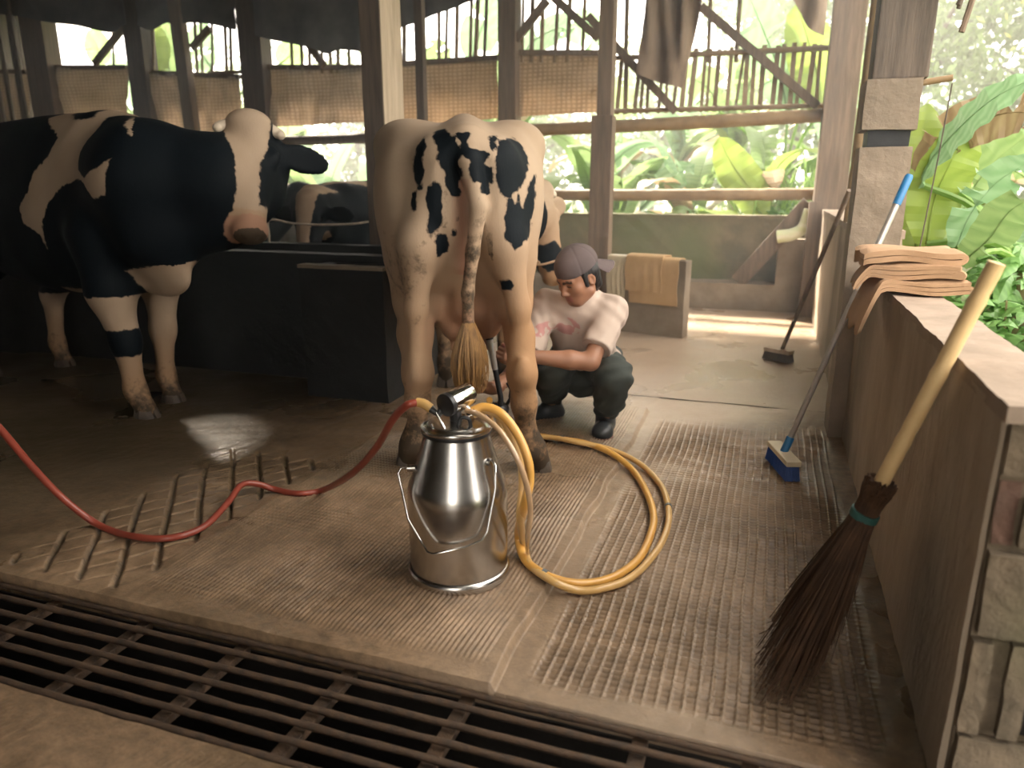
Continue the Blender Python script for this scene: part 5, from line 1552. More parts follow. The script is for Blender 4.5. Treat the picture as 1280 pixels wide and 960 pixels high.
hose('milk_hose', 'yellow hose looping from the can lid, inner of the pair', [py_(590, 514, 1.96), py_(606, 509, 1.97), py_(626, 517, 1.97), py_(645, 540, 1.96), py_(659, 572, 1.94), py_(662, 600, 1.93), py_(655, 635, 1.92), pz(648, 668, 0.09), pz(655, 697, zm), pz(675, 715, zm), pz(705, 727, zg + 0.012), pz(738, 729, zg), pz(770, 720, zg), pz(797, 700, zg), pz(812, 672, zg), pz(817, 645, zg), pz(808, 615, zg), pz(790, 587, zg + 0.002), pz(765, 567, zg + 0.028), pz(735, 555, zm), pz(703, 549, zm), pz(674, 545, zm), pz(640, 541, zm), pz(622, 535, zm), pz(612, 520, 0.06), py_(612, 500, 2.95)], 0.0140, M_yel, bands=(0.37, 0.80))
hose('milk_hose', 'paler yellow hose of the pair, outer loop', [py_(592, 518, 1.975), py_(608, 513, 1.985), py_(626, 522, 1.99), py_(640, 545, 1.99), py_(651, 578, 1.98), py_(653, 612, 1.97), py_(650, 645, 1.94), pz(655, 680, 0.06), pz(663, 706, zm), pz(690, 726, zm), pz(722, 738, zg), pz(755, 735, zg), pz(787, 723, zg), pz(812, 700, zg), pz(830, 672, zg), pz(836, 643, zg), pz(829, 612, zg), pz(810, 588, zg), pz(787, 572, zg + 0.01), pz(757, 560, zm), pz(722, 553, zm + 0.012), pz(690, 547, zm + 0.012), pz(655, 546, zm + 0.004), pz(628, 541, zm), py_(620, 505, 3.0)], 0.0122, M_tan, bands=(0.64,))
hose('pulse_tube', 'translucent brown tube arching from the can over the yellow hoses', [py_(583, 513, 1.93), py_(600, 519, 1.91), py_(622, 536, 1.88), py_(642, 565, 1.86), py_(656, 598, 1.86), py_(663, 635, 1.88), py_(660, 668, 1.90), pz(660, 690, zm + 0.02)], 0.0085, M_clear)

# cluster: claw, teat cups and short hoses between the legs
cl = tag(empty('milking_cluster', py_(625, 492, 2.98)), 'milking cluster with steel teat cups and black tubes held under the udder', 'milking cluster')
CL = np.array(cl.location)
clp = lambda x, y, Y: py_(x, y, Y) - CL
M_dull = mat('dull_steel', (0.62, 0.60, 0.56), (0.52, 0.50, 0.47), scale=8, rough=0.3, metal=0.9)
for (a, b, c, dY) in (((612, 425), (619, 462), (626, 498), 2.97), ((640, 424), (643, 455), (640, 488), 3.08)):
    d0, d1, d2 = clp(*a, dY), clp(*b, dY), clp(*c, dY)
    cu = MB().tube([d0, d0 * 0.5 + d1 * 0.5, d1], lambda t: 0.0155 - 0.002 * t, 18).build('teat_cup', M_dull, cl, smooth=True)
    MB().tube([d0 + (d0 - d1) * 0.16, d0 + (d0 - d1) * 0.02], 0.0185, 18).build('liner_mouth', M_black, cu, smooth=True)
    MB().tube(spline([d1 - (d1 - d0) * 0.05, d1 * 0.45 + d2 * 0.55, d2, d2 + np.array([-0.005, 0, -0.035])], 5), 0.0125, 12).build('short_tube', M_black, cu, smooth=True)
cb = MB().lathe([(0.0004, -0.03), (0.040, -0.028), (0.052, -0.018), (0.055, 0.0), (0.045, 0.02), (0.025, 0.03), (0.0004, 0.032)], 32).build('claw_bowl', M_black, cl, smooth=True)
cb.location = clp(622, 510, 3.02)
for k, (xs) in enumerate(((634, 478, 640, 492, 632, 508), (646, 474, 648, 490, 640, 510), (652, 470, 655, 486, 650, 505))):
    p = [clp(xs[0], xs[1], 3.02), clp(xs[2], xs[3], 3.02), clp(xs[4], xs[5], 3.02)]
    MB().tube(spline(p, 6), 0.008, 10).build('air_tube', M_black if k != 1 else M_band, cl, smooth=True)

# ================================================================== brooms, brushes, towels
def to_local_frame(o, P): return [np.array(p) - np.array(o.location) for p in P]


M_twig = mat('palm_rib_twig', (0.075, 0.037, 0.018), (0.035, 0.018, 0.010), scale=20, rough=0.75, spec=0.2, rand=0.2)
M_tie = mat('green_tie', (0.03, 0.10, 0.085), (0.02, 0.07, 0.06), rough=0.6)
tip = pz(990, 815, 0.015)
rest = px_(1191, 437, 0.388) + np.array([0, 0, 0.01])
ax_ = rest - tip; ax_ = ax_ / np.linalg.norm(ax_)
# walk along the axis to the photo's points
def along(px, py):
    d = _ray(px, py); w = tip - _C
    a, b, c = ax_ @ ax_, ax_ @ d, d @ d
    s = (b * (d @ w) - c * (ax_ @ w)) / (a * c - b * b)
    return s
s_top, s_head, s_tie = along(1238, 326), along(1089, 607), along(1074, 640)
bo = tag(empty('twig_broom', tip), 'bamboo-handled twig broom leaning on the right wall', 'broom')
hb = MB(); node_tube(hb, ax_ * (s_head - 0.12), ax_ * s_top, 0.0175, 4, 16, 12); hb.build('handle', M_bamboopale, bo, smooth=True)
rg_ = random.Random(11)
Fr = basis(ax_, (0, 0, 1))
spread_x = Fr[:, 0]; spread_z = Fr[:, 2]
def twig(u, v_, ln, r=0.0021):
    p0 = ax_ * (s_head + rg_.uniform(-0.01, 0.025)) + (spread_x * u + spread_z * v_) * 0.036
    p1 = ax_ * s_tie + (spread_x * u + spread_z * v_) * 0.028
    p3 = ax_ * (s_tie - ln) + spread_x * (u * 0.26 + 0.015) + spread_z * v_ * 0.08 + np.array([rg_.uniform(-.012, .012), rg_.uniform(-.012, .012), 0])
    p2 = p1 * 0.5 + p3 * 0.5 + (spread_x * u * 0.02)
    P = spline([p0, p1, p2, p3], 4)
    for p in P: p[2] = max(p[2], 0.006)
    return MB().tube(P, lambda t: r * (1 - 0.6 * t), 4)
Lb = s_tie + 0.0
for k in range(300):
    a = rg_.uniform(0, 6.283); rr = math.sqrt(rg_.random())
    u, v_ = math.cos(a) * rr, math.sin(a) * rr
    # the broom has worn into a slant: twigs on the left reach further
    twig(u, v_, Lb * rg_.uniform(0.74, 1.12), rg_.uniform(0.0016, 0.0030)).build('twig', M_twig, bo)
core = MB()
for k in range(420):
    a = rg_.uniform(0, 6.283); rr = math.sqrt(rg_.random()) * 0.97
    t = twig(math.cos(a) * rr, math.sin(a) * rr, Lb * rg_.uniform(0.6, 1.0), 0.0024); core.add(t.v, t.f)
tag(core.build('twig_core', M_twig, bo), kind='stuff')
MB().tube([ax_ * (s_tie - 0.009), ax_ * (s_tie + 0.009)], 0.033, 20).build('tie_band', M_tie, bo, smooth=True)


def bristle_block(parent, m_, c, fx, fy, lx, ly, h, splay, n, seed, r=0.0016):
    rg = random.Random(seed); mb = MB()
    c, fx, fy = np.array(c), np.array(fx), np.array(fy)
    for k in range(n):
        a, b = rg.uniform(-1, 1), rg.uniform(-1, 1)
        p = c + fx * a * lx + fy * b * ly
        q = c + fx * a * lx * splay + fy * b * ly * splay * 1.15 + np.array([0, 0, -h])
        q[2] = max(q[2], 0.004 - parent.location.z)
        mb.tube([p, q], r, 4, cap=True)
    return tag(mb.build('bristles', m_, parent), kind='stuff')


# blue deck brush
M_blue = mat('blue_bristle', (0.012, 0.055, 0.22), (0.008, 0.035, 0.15), scale=30, rough=0.5)
M_cream = mat('cream_plastic', (0.60, 0.50, 0.34), (0.50, 0.42, 0.28), scale=8, rough=0.5)
M_alu = mat('aluminium_pole', (0.50, 0.46, 0.42), (0.40, 0.36, 0.32), scale=10, rough=0.4, metal=0.6)
M_aludk = mat('worn_pole', (0.30, 0.255, 0.22), (0.22, 0.185, 0.16), scale=10, rough=0.45, metal=0.1)
M_bluep = mat('blue_plastic', (0.03, 0.17, 0.36), (0.02, 0.12, 0.28), rough=0.35)
b0 = pz(979, 573, 0.055)
bb = tag(empty('deck_brush', (b0[0], b0[1], 0)), 'blue-bristled deck brush with cream head and long pale pole', 'brush')
ry = 0.62
fx, fy = np.array([math.cos(ry), -math.sin(ry), 0]), np.array([math.sin(ry), math.cos(ry), 0])
fx, fy = np.array([0.30, -0.954, 0]), np.array([0.954, 0.30, 0])
blk = MB(); blk.beam(np.array([0, 0, 0.078]) - fx * 0.135, np.array([0, 0, 0.078]) + fx * 0.135, 0.062, 0.024); blk.build('brush_block', M_cream, bb, bevel=0.005)
bristle_block(bb, M_blue, (0, 0, 0.067), fx, fy, 0.128, 0.026, 0.066, 1.08, 1500, 4)
top = py_(1136, 228, 3.45); top = np.array([top[0], top[1], top[2]])
mid_ = px_(1068, 384, 0.355)
p0 = np.array([0, 0, 0.09]); dirp = (mid_ - b0); 
tp = b0 + dirp / np.linalg.norm(dirp) * 1.0
# pole: from head, past the wall edge, up in front of the pillar
dv = top - b0; L_ = np.linalg.norm(dv); dv /= L_
bz = np.array([b0[0], b0[1], 0])
off = b0 - bz + np.array([0, 0, 0.03])
MB().tube([off, off + dv * 0.07], 0.017, 14).build('socket', M_bluep, bb, smooth=True)
MB().tube([off + dv * 0.06, off + dv * L_ * 0.60], 0.0125, 14).build('pole', M_aludk, bb, smooth=True)
MB().tube([off + dv * L_ * 0.60, off + dv * (L_ - 0.12)], 0.0135, 14).build('upper_pole', M_alu, bb, smooth=True)
MB().tube([off + dv * (L_ - 0.125), off + dv * (L_ - 0.01), off + dv * L_], lambda t: 0.0165 if t < 0.9 else 0.012, 14).build('grip', M_bluep, bb, smooth=True)
# brown scrubbing brush, far
s0 = pz(972, 452, 0.0)
sb = tag(empty('scrub_brush', s0), 'dark scrubbing brush with thin brown stick leaning at the far wall', 'brush')
blk = MB(); blk.beam((-0.085, 0.05, 0.08), (0.085, -0.05, 0.08), 0.07, 0.03); blk.build('brush_block', M_woodpale, sb, bevel=0.005)
bristle_block(sb, M_wooddk, (0, 0, 0.066), (0.86, -0.51, 0), (0.51, 0.86, 0), 0.095, 0.03, 0.056, 1.1, 700, 5, 0.0022)
st_top = px_(1062, 238, 0.385)
dv2 = st_top - s0
MB().tube([(0.02, 0, 0.08), dv2], 0.014, 10).build('stick', M_wood, sb, smooth=True)

# towels
def towel_mat(name, c1, c2):
    return mat(name, c1, c2, scale=5, rough=0.95, bump=0.5, bscale=260)


M_tow = towel_mat('tan_towel', (0.46, 0.285, 0.165), (0.37, 0.225, 0.125))
M_tow2 = towel_mat('golden_towel', (0.62, 0.415, 0.215), (0.52, 0.335, 0.165))


def folded(name, label, c, ax_long, lx, ly, h, layers, seed, m_, droop=0.0, group=None, droop_x=None):
    """folded towel: a stack of thin wavy layers joined by rounded folds at one end; profile swept across"""
    rg = np.random.RandomState(seed)
    t = h / layers
    prof = []
    nu = 18
    for l in range(layers):
        u = np.linspace(-1, 1, nu)
        if l % 2: u = u[::-1]
        z = t * (l + 0.5) + 0.10 * t * np.sin(u * 4 + l + seed)
        prof += [(a * lx / 2, b) for a, b in zip(u, z)]
        if l < layers - 1:
            e = u[-1] * lx / 2
            for k in range(1, 6):
                an = math.pi * k / 6
                prof.append((e + np.sign(e) * math.sin(an) * t * 0.62, t * (l + 0.5) + t * (1 - math.cos(an)) / 2))
    prof = np.array(prof)
    # closed ribbon of thickness ~t
    tg_ = np.gradient(prof, axis=0); nn = np.stack([-tg_[:, 1], tg_[:, 0]], 1); nn /= np.linalg.norm(nn, axis=1)[:, None] + 1e-9
    ring = np.concatenate([prof + nn * t * 0.44, (prof - nn * t * 0.44)[::-1]])
    nw = 15
    V = []
    for j in range(nw):
        w = (j / (nw - 1) - 0.5) * ly
        sq = 1 - 0.10 * (abs(j / (nw - 1) - 0.5) * 2) ** 6
        x = ring[:, 0] + 0.006 * math.sin(j * 0.9 + seed); z = ring[:, 1] * sq + 0.004 * np.sin(x * 22 + j * 0.7 + seed)
        V.append(np.stack([x, np.full(len(x), w) + 0.004 * np.sin(x * 30 + seed), z], 1))
    V = np.concatenate(V); K = len(ring)
    fs = [(j * K + i, j * K + (i + 1) % K, (j + 1) * K + (i + 1) % K, (j + 1) * K + i) for j in range(nw - 1) for i in range(K)]
    half = K // 2
    for j in (0, nw - 1):
        for i in range(half - 1):
            fs.append((j * K + i, j * K + i + 1, j * K + K - 2 - i, j * K + K - 1 - i))
    if droop_x is not None:      # the part past the wall edge hangs down
        ov = np.maximum(droop_x - V[:, 0], 0)
        V[:, 2] -= droop * ov ** 1.35 * 6; V[:, 0] += 0.42 * ov
    o = MB().add(V, fs).build(name, m_, None, smooth=True)
    o.location = c; o.rotation_euler.z = ax_long
    return tag(o, label, 'towel', group)


zt = 0.842
folded('folded_towel', 'bottom tan towel of the stack on the right wall, drooping over its edge', (0.452, 2.93, zt), R(4), 0.36, 0.26, 0.045, 3, 3, M_tow, 0.55, 'tan towels stacked on the right wall', -0.085)
folded('folded_towel', 'middle tan towel of the stack on the right wall', (0.446, 2.95, zt + 0.047), R(-3), 0.34, 0.25, 0.050, 3, 5, M_tow, 0.30, 'tan towels stacked on the right wall', -0.10)
folded('folded_towel', 'top tan towel of the stack on the right wall', (0.442, 2.96, zt + 0.098), R(2), 0.31, 0.24, 0.045, 2, 8, M_tow, 0.15, 'tan towels stacked on the right wall', -0.12)


def hung(label, x0, x1, dr_f, dr_b, off_, seed, m_):
    """towel hung over the partition top"""
    Hh, th_ = 0.62, 0.11
    prof = []
    zt_ = Hh + 0.006 + off_
    for z in np.linspace(Hh - dr_f, zt_ - 0.01, 12): prof.append((-0.008 - off_, z))
    for a in np.linspace(180, 0, 9)[1:-1]: prof.append((th_ / 2 + (th_ / 2 + 0.008 + off_) * math.cos(R(a)), zt_ - 0.01 + 0.016 * math.sin(R(a))))
    for z in np.linspace(zt_ - 0.01, Hh - dr_b, 8): prof.append((th_ + 0.008 + off_, z))
    prof = np.array(prof)
    tg_ = np.gradient(prof, axis=0); nn = np.stack([-tg_[:, 1], tg_[:, 0]], 1); nn /= np.linalg.norm(nn, axis=1)[:, None]
    ring = np.concatenate([prof + nn * 0.006, (prof - nn * 0.002)[::-1]])
    nw = 17; V = []
    for j in range(nw):
        x = x0 + (x1 - x0) * j / (nw - 1)
        wv = 0.006 * math.sin(j * 0.8 + seed) + 0.003 * math.sin(j * 2.1)
        yy = ring[:, 0] - np.where(ring[:, 1] < Hh - 0.03, abs(wv) * 1.2, 0.0)
        V.append(np.stack([np.full(len(ring), x) + 0.005 * np.sin(ring[:, 1] * 25 + seed), yy, ring[:, 1]], 1))
    V = np.concatenate(V); K = len(ring)
    fs = [(j * K + i, j * K + (i + 1) % K, (j + 1) * K + (i + 1) % K, (j + 1) * K + i) for j in range(nw - 1) for i in range(K)]
    half = K // 2
    for j in (0, nw - 1):
        for i in range(half - 1): fs.append((j * K + i, j * K + i + 1, j * K + K - 2 - i, j * K + K - 1 - i))
    o = MB().add(V, fs).build('hanging_towel', m_, None, smooth=True)
    o.location = sd_.location; o.rotation_euler.z = ang
    return tag(o, label, 'towel', 'towels over the low partition')


hung('longer golden towel hanging underneath on the low partition', -0.19, 0.235, 0.36, 0.3, 0.0, 1, M_tow2)
hung('shorter golden towel hanging on top on the low partition', -0.22, 0.10, 0.26, 0.2, 0.018, 4, M_tow2)
hung('pale towel edge hanging on the low partition behind the person', -0.40, -0.235, 0.40, 0.2, 0.0, 6, M_cream)

# ================================================================== outside: ground, banana plants, grass, shrubs, trees
M_soil = mat('garden_soil', (0.13, 0.13, 0.05), (0.09, 0.075, 0.04), scale=2, rough=0.95, bump=0.4, c3=(0.10, 0.16, 0.05))
gm = MB(); gm.box((-40, 8.01, -0.3), (40, 60, -0.06)); gm.box((0.62, -12, -0.3), (40, 8.01, -0.06)); gm.box((-40, -40, -0.3), (40, -3.06, -0.06))
tag(gm.build('ground', M_soil), 'garden soil outside', None, None, 'structure')
M_leafA = leaf_mat('banana_leaf', (0.22, 0.31, 0.115), (0.17, 0.26, 0.09), 0.45)
M_leafB = leaf_mat('banana_leaf_lime', (0.26, 0.34, 0.065), (0.22, 0.30, 0.055), 0.42, 0.12)
M_leafC = leaf_mat('banana_leaf_blue', (0.20, 0.34, 0.17), (0.26, 0.40, 0.22), 0.35)
M_leafD = leaf_mat('banana_leaf_dry', (0.40, 0.29, 0.16), (0.30, 0.20, 0.11), 0.3)
M_leafE = leaf_mat('shrub_leaf', (0.14, 0.27, 0.08), (0.18, 0.33, 0.10), 0.35)
M_grass = leaf_mat('grass_blade', (0.26, 0.40, 0.10), (0.20, 0.33, 0.08), 0.45)
M_pstem = mat('banana_trunk', (0.30, 0.28, 0.13), (0.22, 0.17, 0.09), scale=5, rough=0.7, stretch=(3, 3, 0.6), c3=(0.16, 0.10, 0.05))
M_treeY = leaf_mat('tree_leaf_yellow', (0.34, 0.32, 0.09), (0.28, 0.27, 0.07), 0.35, 0.2)
M_treeG = leaf_mat('tree_leaf_green', (0.13, 0.20, 0.07), (0.18, 0.25, 0.09), 0.35, 0.2)


def leaf_geo(mid, width, side, tears=0, seed=0, fold=0.22, nc=3):
    """blade along the curve mid (list of points); side = rough sideways direction; leaf tapers at both ends"""
    rg = np.random.RandomState(seed)
    P = np.array(mid); n = len(P)
    T = np.gradient(P, axis=0); T /= np.linalg.norm(T, axis=1)[:, None]
    S = np.array(side, float)[None, :] - (T @ np.array(side, float))[:, None] * T
    S /= np.linalg.norm(S, axis=1)[:, None]
    Nn = np.cross(S, T)
    t = np.linspace(0, 1, n)
    w = width / 2 * np.clip(np.sin(np.pi * np.clip(t * 0.93 + 0.05, 0, 1)) ** 0.55, 0.02, 1)
    w[-1] = 0.01
    torn = [set(rg.choice(np.arange(2, n - 2), min(tears, n - 5), replace=False)) if tears else set() for _ in (0, 1)]
    V, F = [], []
    for si, s in enumerate((-1, 1)):
        for i in range(n - 1):
            base = len(V)
            gap = 0.12 if (i in torn[si]) else 0.0
            dr = 0.0
            for e, ii in ((0, i), (1, i + 1)):
                for c in range(nc + 1):
                    u = c / nc
                    jj = ii
                    p = P[jj] + S[jj] * s * w[jj] * u + Nn[jj] * (w[jj] * fold * u - 0.55 * fold * w[jj] * u * u * 1.6) + Nn[jj] * 0.012 * math.sin(ii * 1.7 + s) * u
                    if (ii in torn[si]) and u > 0.2:
                        p = p + T[jj] * (0.02 + 0.03 * u) * (1 if e == 0 else -1) - Nn[jj] * 0.05 * u * (1 if e == 0 else 0.3)
                    V.append(p)
            k = nc + 1
            for c in range(nc): F.append((base + c, base + c + 1, base + k + c + 1, base + k + c) if s > 0 else (base + c, base + k + c, base + k + c + 1, base + c + 1))
    mb = MB().add(V, F)
    mb.tube([p - q * 0.004 for p, q in zip(P, Nn)], lambda u: max(0.018 * (1 - u), 0.003) * (width / 0.5), 5)
    return mb


def leaf_mesh(name, mid, width, side, m_, tears=0, seed=0, fold=0.22):
    mb = leaf_geo(mid, width, side, tears, seed, fold)
    me = bpy.data.meshes.new(name); me.from_pydata(mb.v, [], mb.f)
    me.polygons.foreach_set('use_smooth', [True] * len(me.polygons)); me.update()
    me.materials.append(m_)
    return me


# shared leaf shapes: petiole then an arching blade
LEAVES = []
for k in range(9):
    rg = random.Random(k)
    Ln = rg.uniform(1.3, 2.1); el = R(rg.uniform(45, 80)); dr = rg.uniform(0.5, 1.5)
    pts = []; p = np.array([0.0, 0, 0]); a = el
    for i in range(15):
        pts.append(p.copy()); p = p + np.array([0, math.cos(a), math.sin(a)]) * Ln / 14; a -= dr * 1.7 / 14 * (0.4 + i / 10)
    LEAVES.append(leaf_mesh('leaf', pts, rg.uniform(0.38, 0.58), (1, 0, 0), [M_leafA, M_leafA, M_leafC, M_leafA, M_leafB, M_leafC, M_leafA, M_leafD, M_leafA][k], tears=rg.choice((0, 2, 4, 6)), seed=k))


def banana(x, y, h, n, seed, label, group, s=1.0):
    rg = random.Random(seed)
    root = tag(empty('banana_plant', (x, y, -0.08)), label, 'banana plant', group)
    MB().tube([(0, 0, 0), (0.02, 0.01, h * 0.5), (0.03, 0, h)], lambda t: 0.11 * (1 - 0.45 * t) * s, 10).build('trunk', M_pstem, root, smooth=True)
    a0 = rg.uniform(0, 6.28)
    for k in range(n):
        o = bpy.data.objects.new('leaf', LEAVES[rg.randrange(len(LEAVES))]); COL.objects.link(o); o.parent = root
        o.location = (0.03, 0, h - rg.uniform(0.0, 0.25))
        o.rotation_euler = (rg.uniform(-0.2, 0.25), rg.uniform(-0.2, 0.2), a0 + k * 2.4 + rg.uniform(-0.3, 0.3))
        sc = s * rg.uniform(0.8, 1.15); o.scale = (sc, sc, sc)
    return root


ORD = 'first second third fourth fifth sixth seventh eighth ninth tenth eleventh twelfth thirteenth fourteenth fifteenth sixteenth seventeenth eighteenth'.split()
GB = 'banana plants growing behind the back wall'
LB = 'green banana plant growing in the thicket behind the back wall'
rg0 = random.Random(77)
for k in range(13):
    banana(-9.0 + k * 0.80 + rg0.uniform(-0.25, 0.25), 9.6 + rg0.uniform(-0.3, 0.9), rg0.uniform(0.5, 1.3), 8, 100 + k, f'banana plant close behind the back wall, {ORD[k]} from the left', GB, rg0.uniform(0.75, 1.0))
for k in range(11):
    banana(-11 + k * 1.35 + rg0.uniform(-0.4, 0.4), 12.0 + rg0.uniform(-0.5, 1.4), rg0.uniform(1.0, 2.0), 9, 140 + k, f'taller banana plant in the second row behind the wall, {ORD[k]} from the left', 'second row of banana plants behind the back wall', rg0.uniform(0.9, 1.25))
GR = 'banana plants in the garden right of the wall'
for k, (x, y, h) in enumerate(((2.0, 6.6, 0.5), (3.1, 5.6, 0.9), (2.7, 8.4, 0.9), (4.6, 7.4, 1.2), (1.9, 9.6, 0.9), (4.0, 10.2, 1.4), (5.9, 9.6, 1.5))):
    banana(x, y, h, 8, 200 + k, f'banana plant in the garden right of the pillar, {ORD[k]} counted outward', GR, 0.9)


def hero(label, base, h, leaves):
    """a plant whose leaves are seen singly: leaves = (points, width, side, material, tears)"""
    root = tag(empty('banana_plant', (base[0], base[1], -0.08)), label, 'banana plant')
    top = np.array([0.0, 0, h])
    MB().tube([(0, 0, 0), (0.01, 0.0, h * 0.5), (0, 0, h)], lambda t: 0.10 * (1 - 0.45 * t), 10).build('trunk', M_pstem, root, smooth=True)
    b0_ = np.array([base[0], base[1], -0.08])
    for k, (pts, w, side, m_, te) in enumerate(leaves):
        P = [p - b0_ for p in pts]
        S = spline([top - np.array([0, 0, 0.15])] + P, 6) if False else spline(P, 6)
        stalk = MB().tube(spline([top - np.array([0, 0, 0.1]), (top + P[0]) / 2 + np.array([0, 0, 0.05]), P[0]], 4), 0.018, 6)
        me = leaf_mesh('leaf', S, w, side, m_, te, k + 3, 0.18)
        o = link_mesh('leaf', me, None, root)
        stalk.build('stalk', M_grass, o, smooth=True)
    return root


hero('banana plant with one upright lime leaf just behind the back wall', py_(935, 275, 8.7), 0.55,
     [([py_(952, 275, 8.6), py_(938, 240, 8.6), py_(915, 205, 8.6), py_(898, 172, 8.55)], 0.42, (1, 0.2, 0.2), M_leafB, 0),
      ([py_(900, 268, 8.9), py_(860, 262, 8.8), py_(830, 268, 8.7)], 0.3, (0, 1, 0.3), M_leafA, 2),
      ([py_(800, 262, 9.0), py_(830, 230, 9.0), py_(868, 205, 9.1)], 0.42, (0.3, 0.5, 0.9), M_leafC, 3)])
hero('banana plant with tall pale leaves above the balustrade at right', py_(975, 260, 9.6), 1.4,
     [([py_(985, 140, 9.6), py_(975, 90, 9.6), py_(955, 40, 9.5), py_(930, -20, 9.4)], 0.60, (1, 0.3, 0), M_leafC, 2),
      ([py_(1025, 140, 9.4), py_(1022, 95, 9.4), py_(1010, 50, 9.3), py_(995, 5, 9.3)], 0.55, (1, 0.2, 0), M_leafB, 0),
      ([py_(900, 140, 9.6), py_(885, 110, 9.6), py_(850, 90, 9.5)], 0.45, (0.5, 0.2, 0.6), M_leafA, 3),
      ([py_(1005, 130, 9.8), py_(985, 100, 9.8), py_(970, 60, 9.8)], 0.40, (1, 0.2, 0), M_leafA, 0)])
hero('banana plant with a bright lime leaf beyond the left opening', py_(195, 120, 9.4), 1.6,
     [([py_(190, 95, 9.2), py_(189, 60, 9.2), py_(182, 25, 9.2)], 0.6, (1, 0.2, 0), M_leafB, 0),
      ([py_(212, 95, 9.3), py_(208, 60, 9.3), py_(206, 25, 9.3)], 0.5, (1, 0.2, 0), M_leafA, 0),
      ([py_(265, 85, 9.3), py_(250, 60, 9.3), py_(260, 30, 9.3)], 0.45, (1, 0.2, 0), M_leafC, 2),
      ([py_(120, 80, 9.5), py_(122, 60, 9.5), py_(110, 38, 9.5)], 0.45, (1, 0.2, 0), M_leafA, 0),
      ([py_(350, 80, 9.5), py_(362, 70, 9.5), py_(375, 55, 9.5)], 0.4, (1, 0.2, 0.4), M_leafA, 0)])
hero('banana plant whose long leaves show above the woven screens', py_(640, 120, 9.8), 2.0,
     [([py_(590, 75, 9.6), py_(600, 40, 9.6), py_(620, -10, 9.5)], 0.5, (1, 0.2, 0), M_leafC, 1),
      ([py_(650, 75, 9.6), py_(668, 50, 9.6), py_(700, 35, 9.5), py_(712, 45, 9.5)], 0.42, (0.4, 0.2, 1), M_leafC, 2),
      ([py_(760, 70, 9.7), py_(745, 45, 9.7), py_(715, 30, 9.6), py_(700, 38, 9.6)], 0.42, (0.4, 0.2, 1), M_leafC, 2),
      ([py_(555, 85, 9.8), py_(545, 65, 9.8), py_(540, 50, 9.8)], 0.4, (1, 0.2, 0), M_leafA, 1),
      ([py_(660, 100, 9.7), py_(672, 80, 9.7), py_(680, 60, 9.7)], 0.4, (1, 0.2, 0), M_leafB, 0)])
hero('banana plant with huge leaves arching right of the concrete pillar', (1.35, 4.75), 0.9,
     [([py_(1150, 230, 4.7), py_(1165, 200, 4.6), py_(1200, 160, 4.5), py_(1245, 122, 4.4), py_(1300, 95, 4.3)], 0.24, (0.1, 0.6, 0.9), M_leafC, 0),
      ([py_(1145, 215, 4.8), py_(1180, 172, 4.75), py_(1225, 150, 4.7), py_(1275, 140, 4.6), py_(1330, 150, 4.5)], 0.26, (0.0, 0.15, 1), M_leafD, 5),
      ([py_(1158, 305, 4.75), py_(1168, 250, 4.75), py_(1190, 200, 4.7), py_(1215, 160, 4.7)], 0.34, (1, 0.3, 0.1), M_leafB, 0),
      ([py_(1145, 315, 4.9), py_(1143, 250, 4.9), py_(1150, 190, 4.9), py_(1160, 130, 4.9)], 0.30, (1, 0.3, 0), M_leafB, 0),
      ([py_(1195, 310, 4.6), py_(1215, 265, 4.55), py_(1250, 225, 4.5), py_(1300, 195, 4.4)], 0.24, (0.5, 0.4, -0.8), M_leafC, 2),
      ([py_(1185, 320, 4.9), py_(1210, 250, 5.0), py_(1240, 205, 5.0), py_(1290, 165, 5.0)], 0.34, (0.8, 0.4, -0.4), M_leafA, 1),
      ([py_(1200, 330, 4.4), py_(1235, 300, 4.3), py_(1265, 262, 4.2), py_(1310, 240, 4.1)], 0.22, (0.5, 0.4, -0.8), M_leafA, 1)])

# grass
def blades_mesh(seed, n, h, spread):
    rg = np.random.RandomState(seed); V, F = [], []
    for k in range(n):
        x, y = rg.normal(0, spread, 2); a = rg.uniform(0, 6.28); ln = h * rg.uniform(0.6, 1.1); lean = rg.uniform(0.1, 0.75)
        d = np.array([math.cos(a), math.sin(a), 0]); sdir = np.array([-d[1], d[0], 0]) * rg.uniform(0.010, 0.02)
        b = len(V)
        for i in range(6):
            t = i / 5
            p = np.array([x, y, 0]) + d * lean * ln * t ** 1.8 + np.array([0, 0, ln * (t - 0.35 * lean * t ** 2.4)])
            w = sdir * (1 - t ** 2) + sdir * 0.05
            V += [p - w, p + w]
        F += [(b + 2 * i, b + 2 * i + 1, b + 2 * i + 3, b + 2 * i + 2) for i in range(5)]
    me = bpy.data.meshes.new('grass_blades'); me.from_pydata(V, [], F); me.update(); me.materials.append(M_grass)
    return me


gxs_r = sorted(rg0.uniform(-0.1, 0.9) for _ in range(8)); gxs_l = sorted(rg0.uniform(-6.5, 0.6) for _ in range(18))
GM = [blades_mesh(k, 110, 1.35, 0.16) for k in range(3)]
for k in range(26):
    right = k < 8
    x = gxs_r[k] if right else gxs_l[k - 8]
    y = rg0.uniform(9.3, 9.6) if right else rg0.uniform(9.2, 9.9)
    o = link_mesh('grass_clump', GM[k % 3]); o.location = (x, y, -0.07); o.rotation_euler.z = rg0.uniform(0, 6.28)
    s = rg0.uniform(1.0, 1.35) if right else rg0.uniform(0.6, 0.95); o.scale = (s, s, s)
    tag(o, f'tall grass clump behind the right end of the back wall, {ORD[k]} from the left' if right else f'low grass clump under the banana plants behind the wall, {ORD[k - 8]} from the left', 'grass', 'tall grass at the right end of the back wall' if right else 'grass clumps behind the back wall')


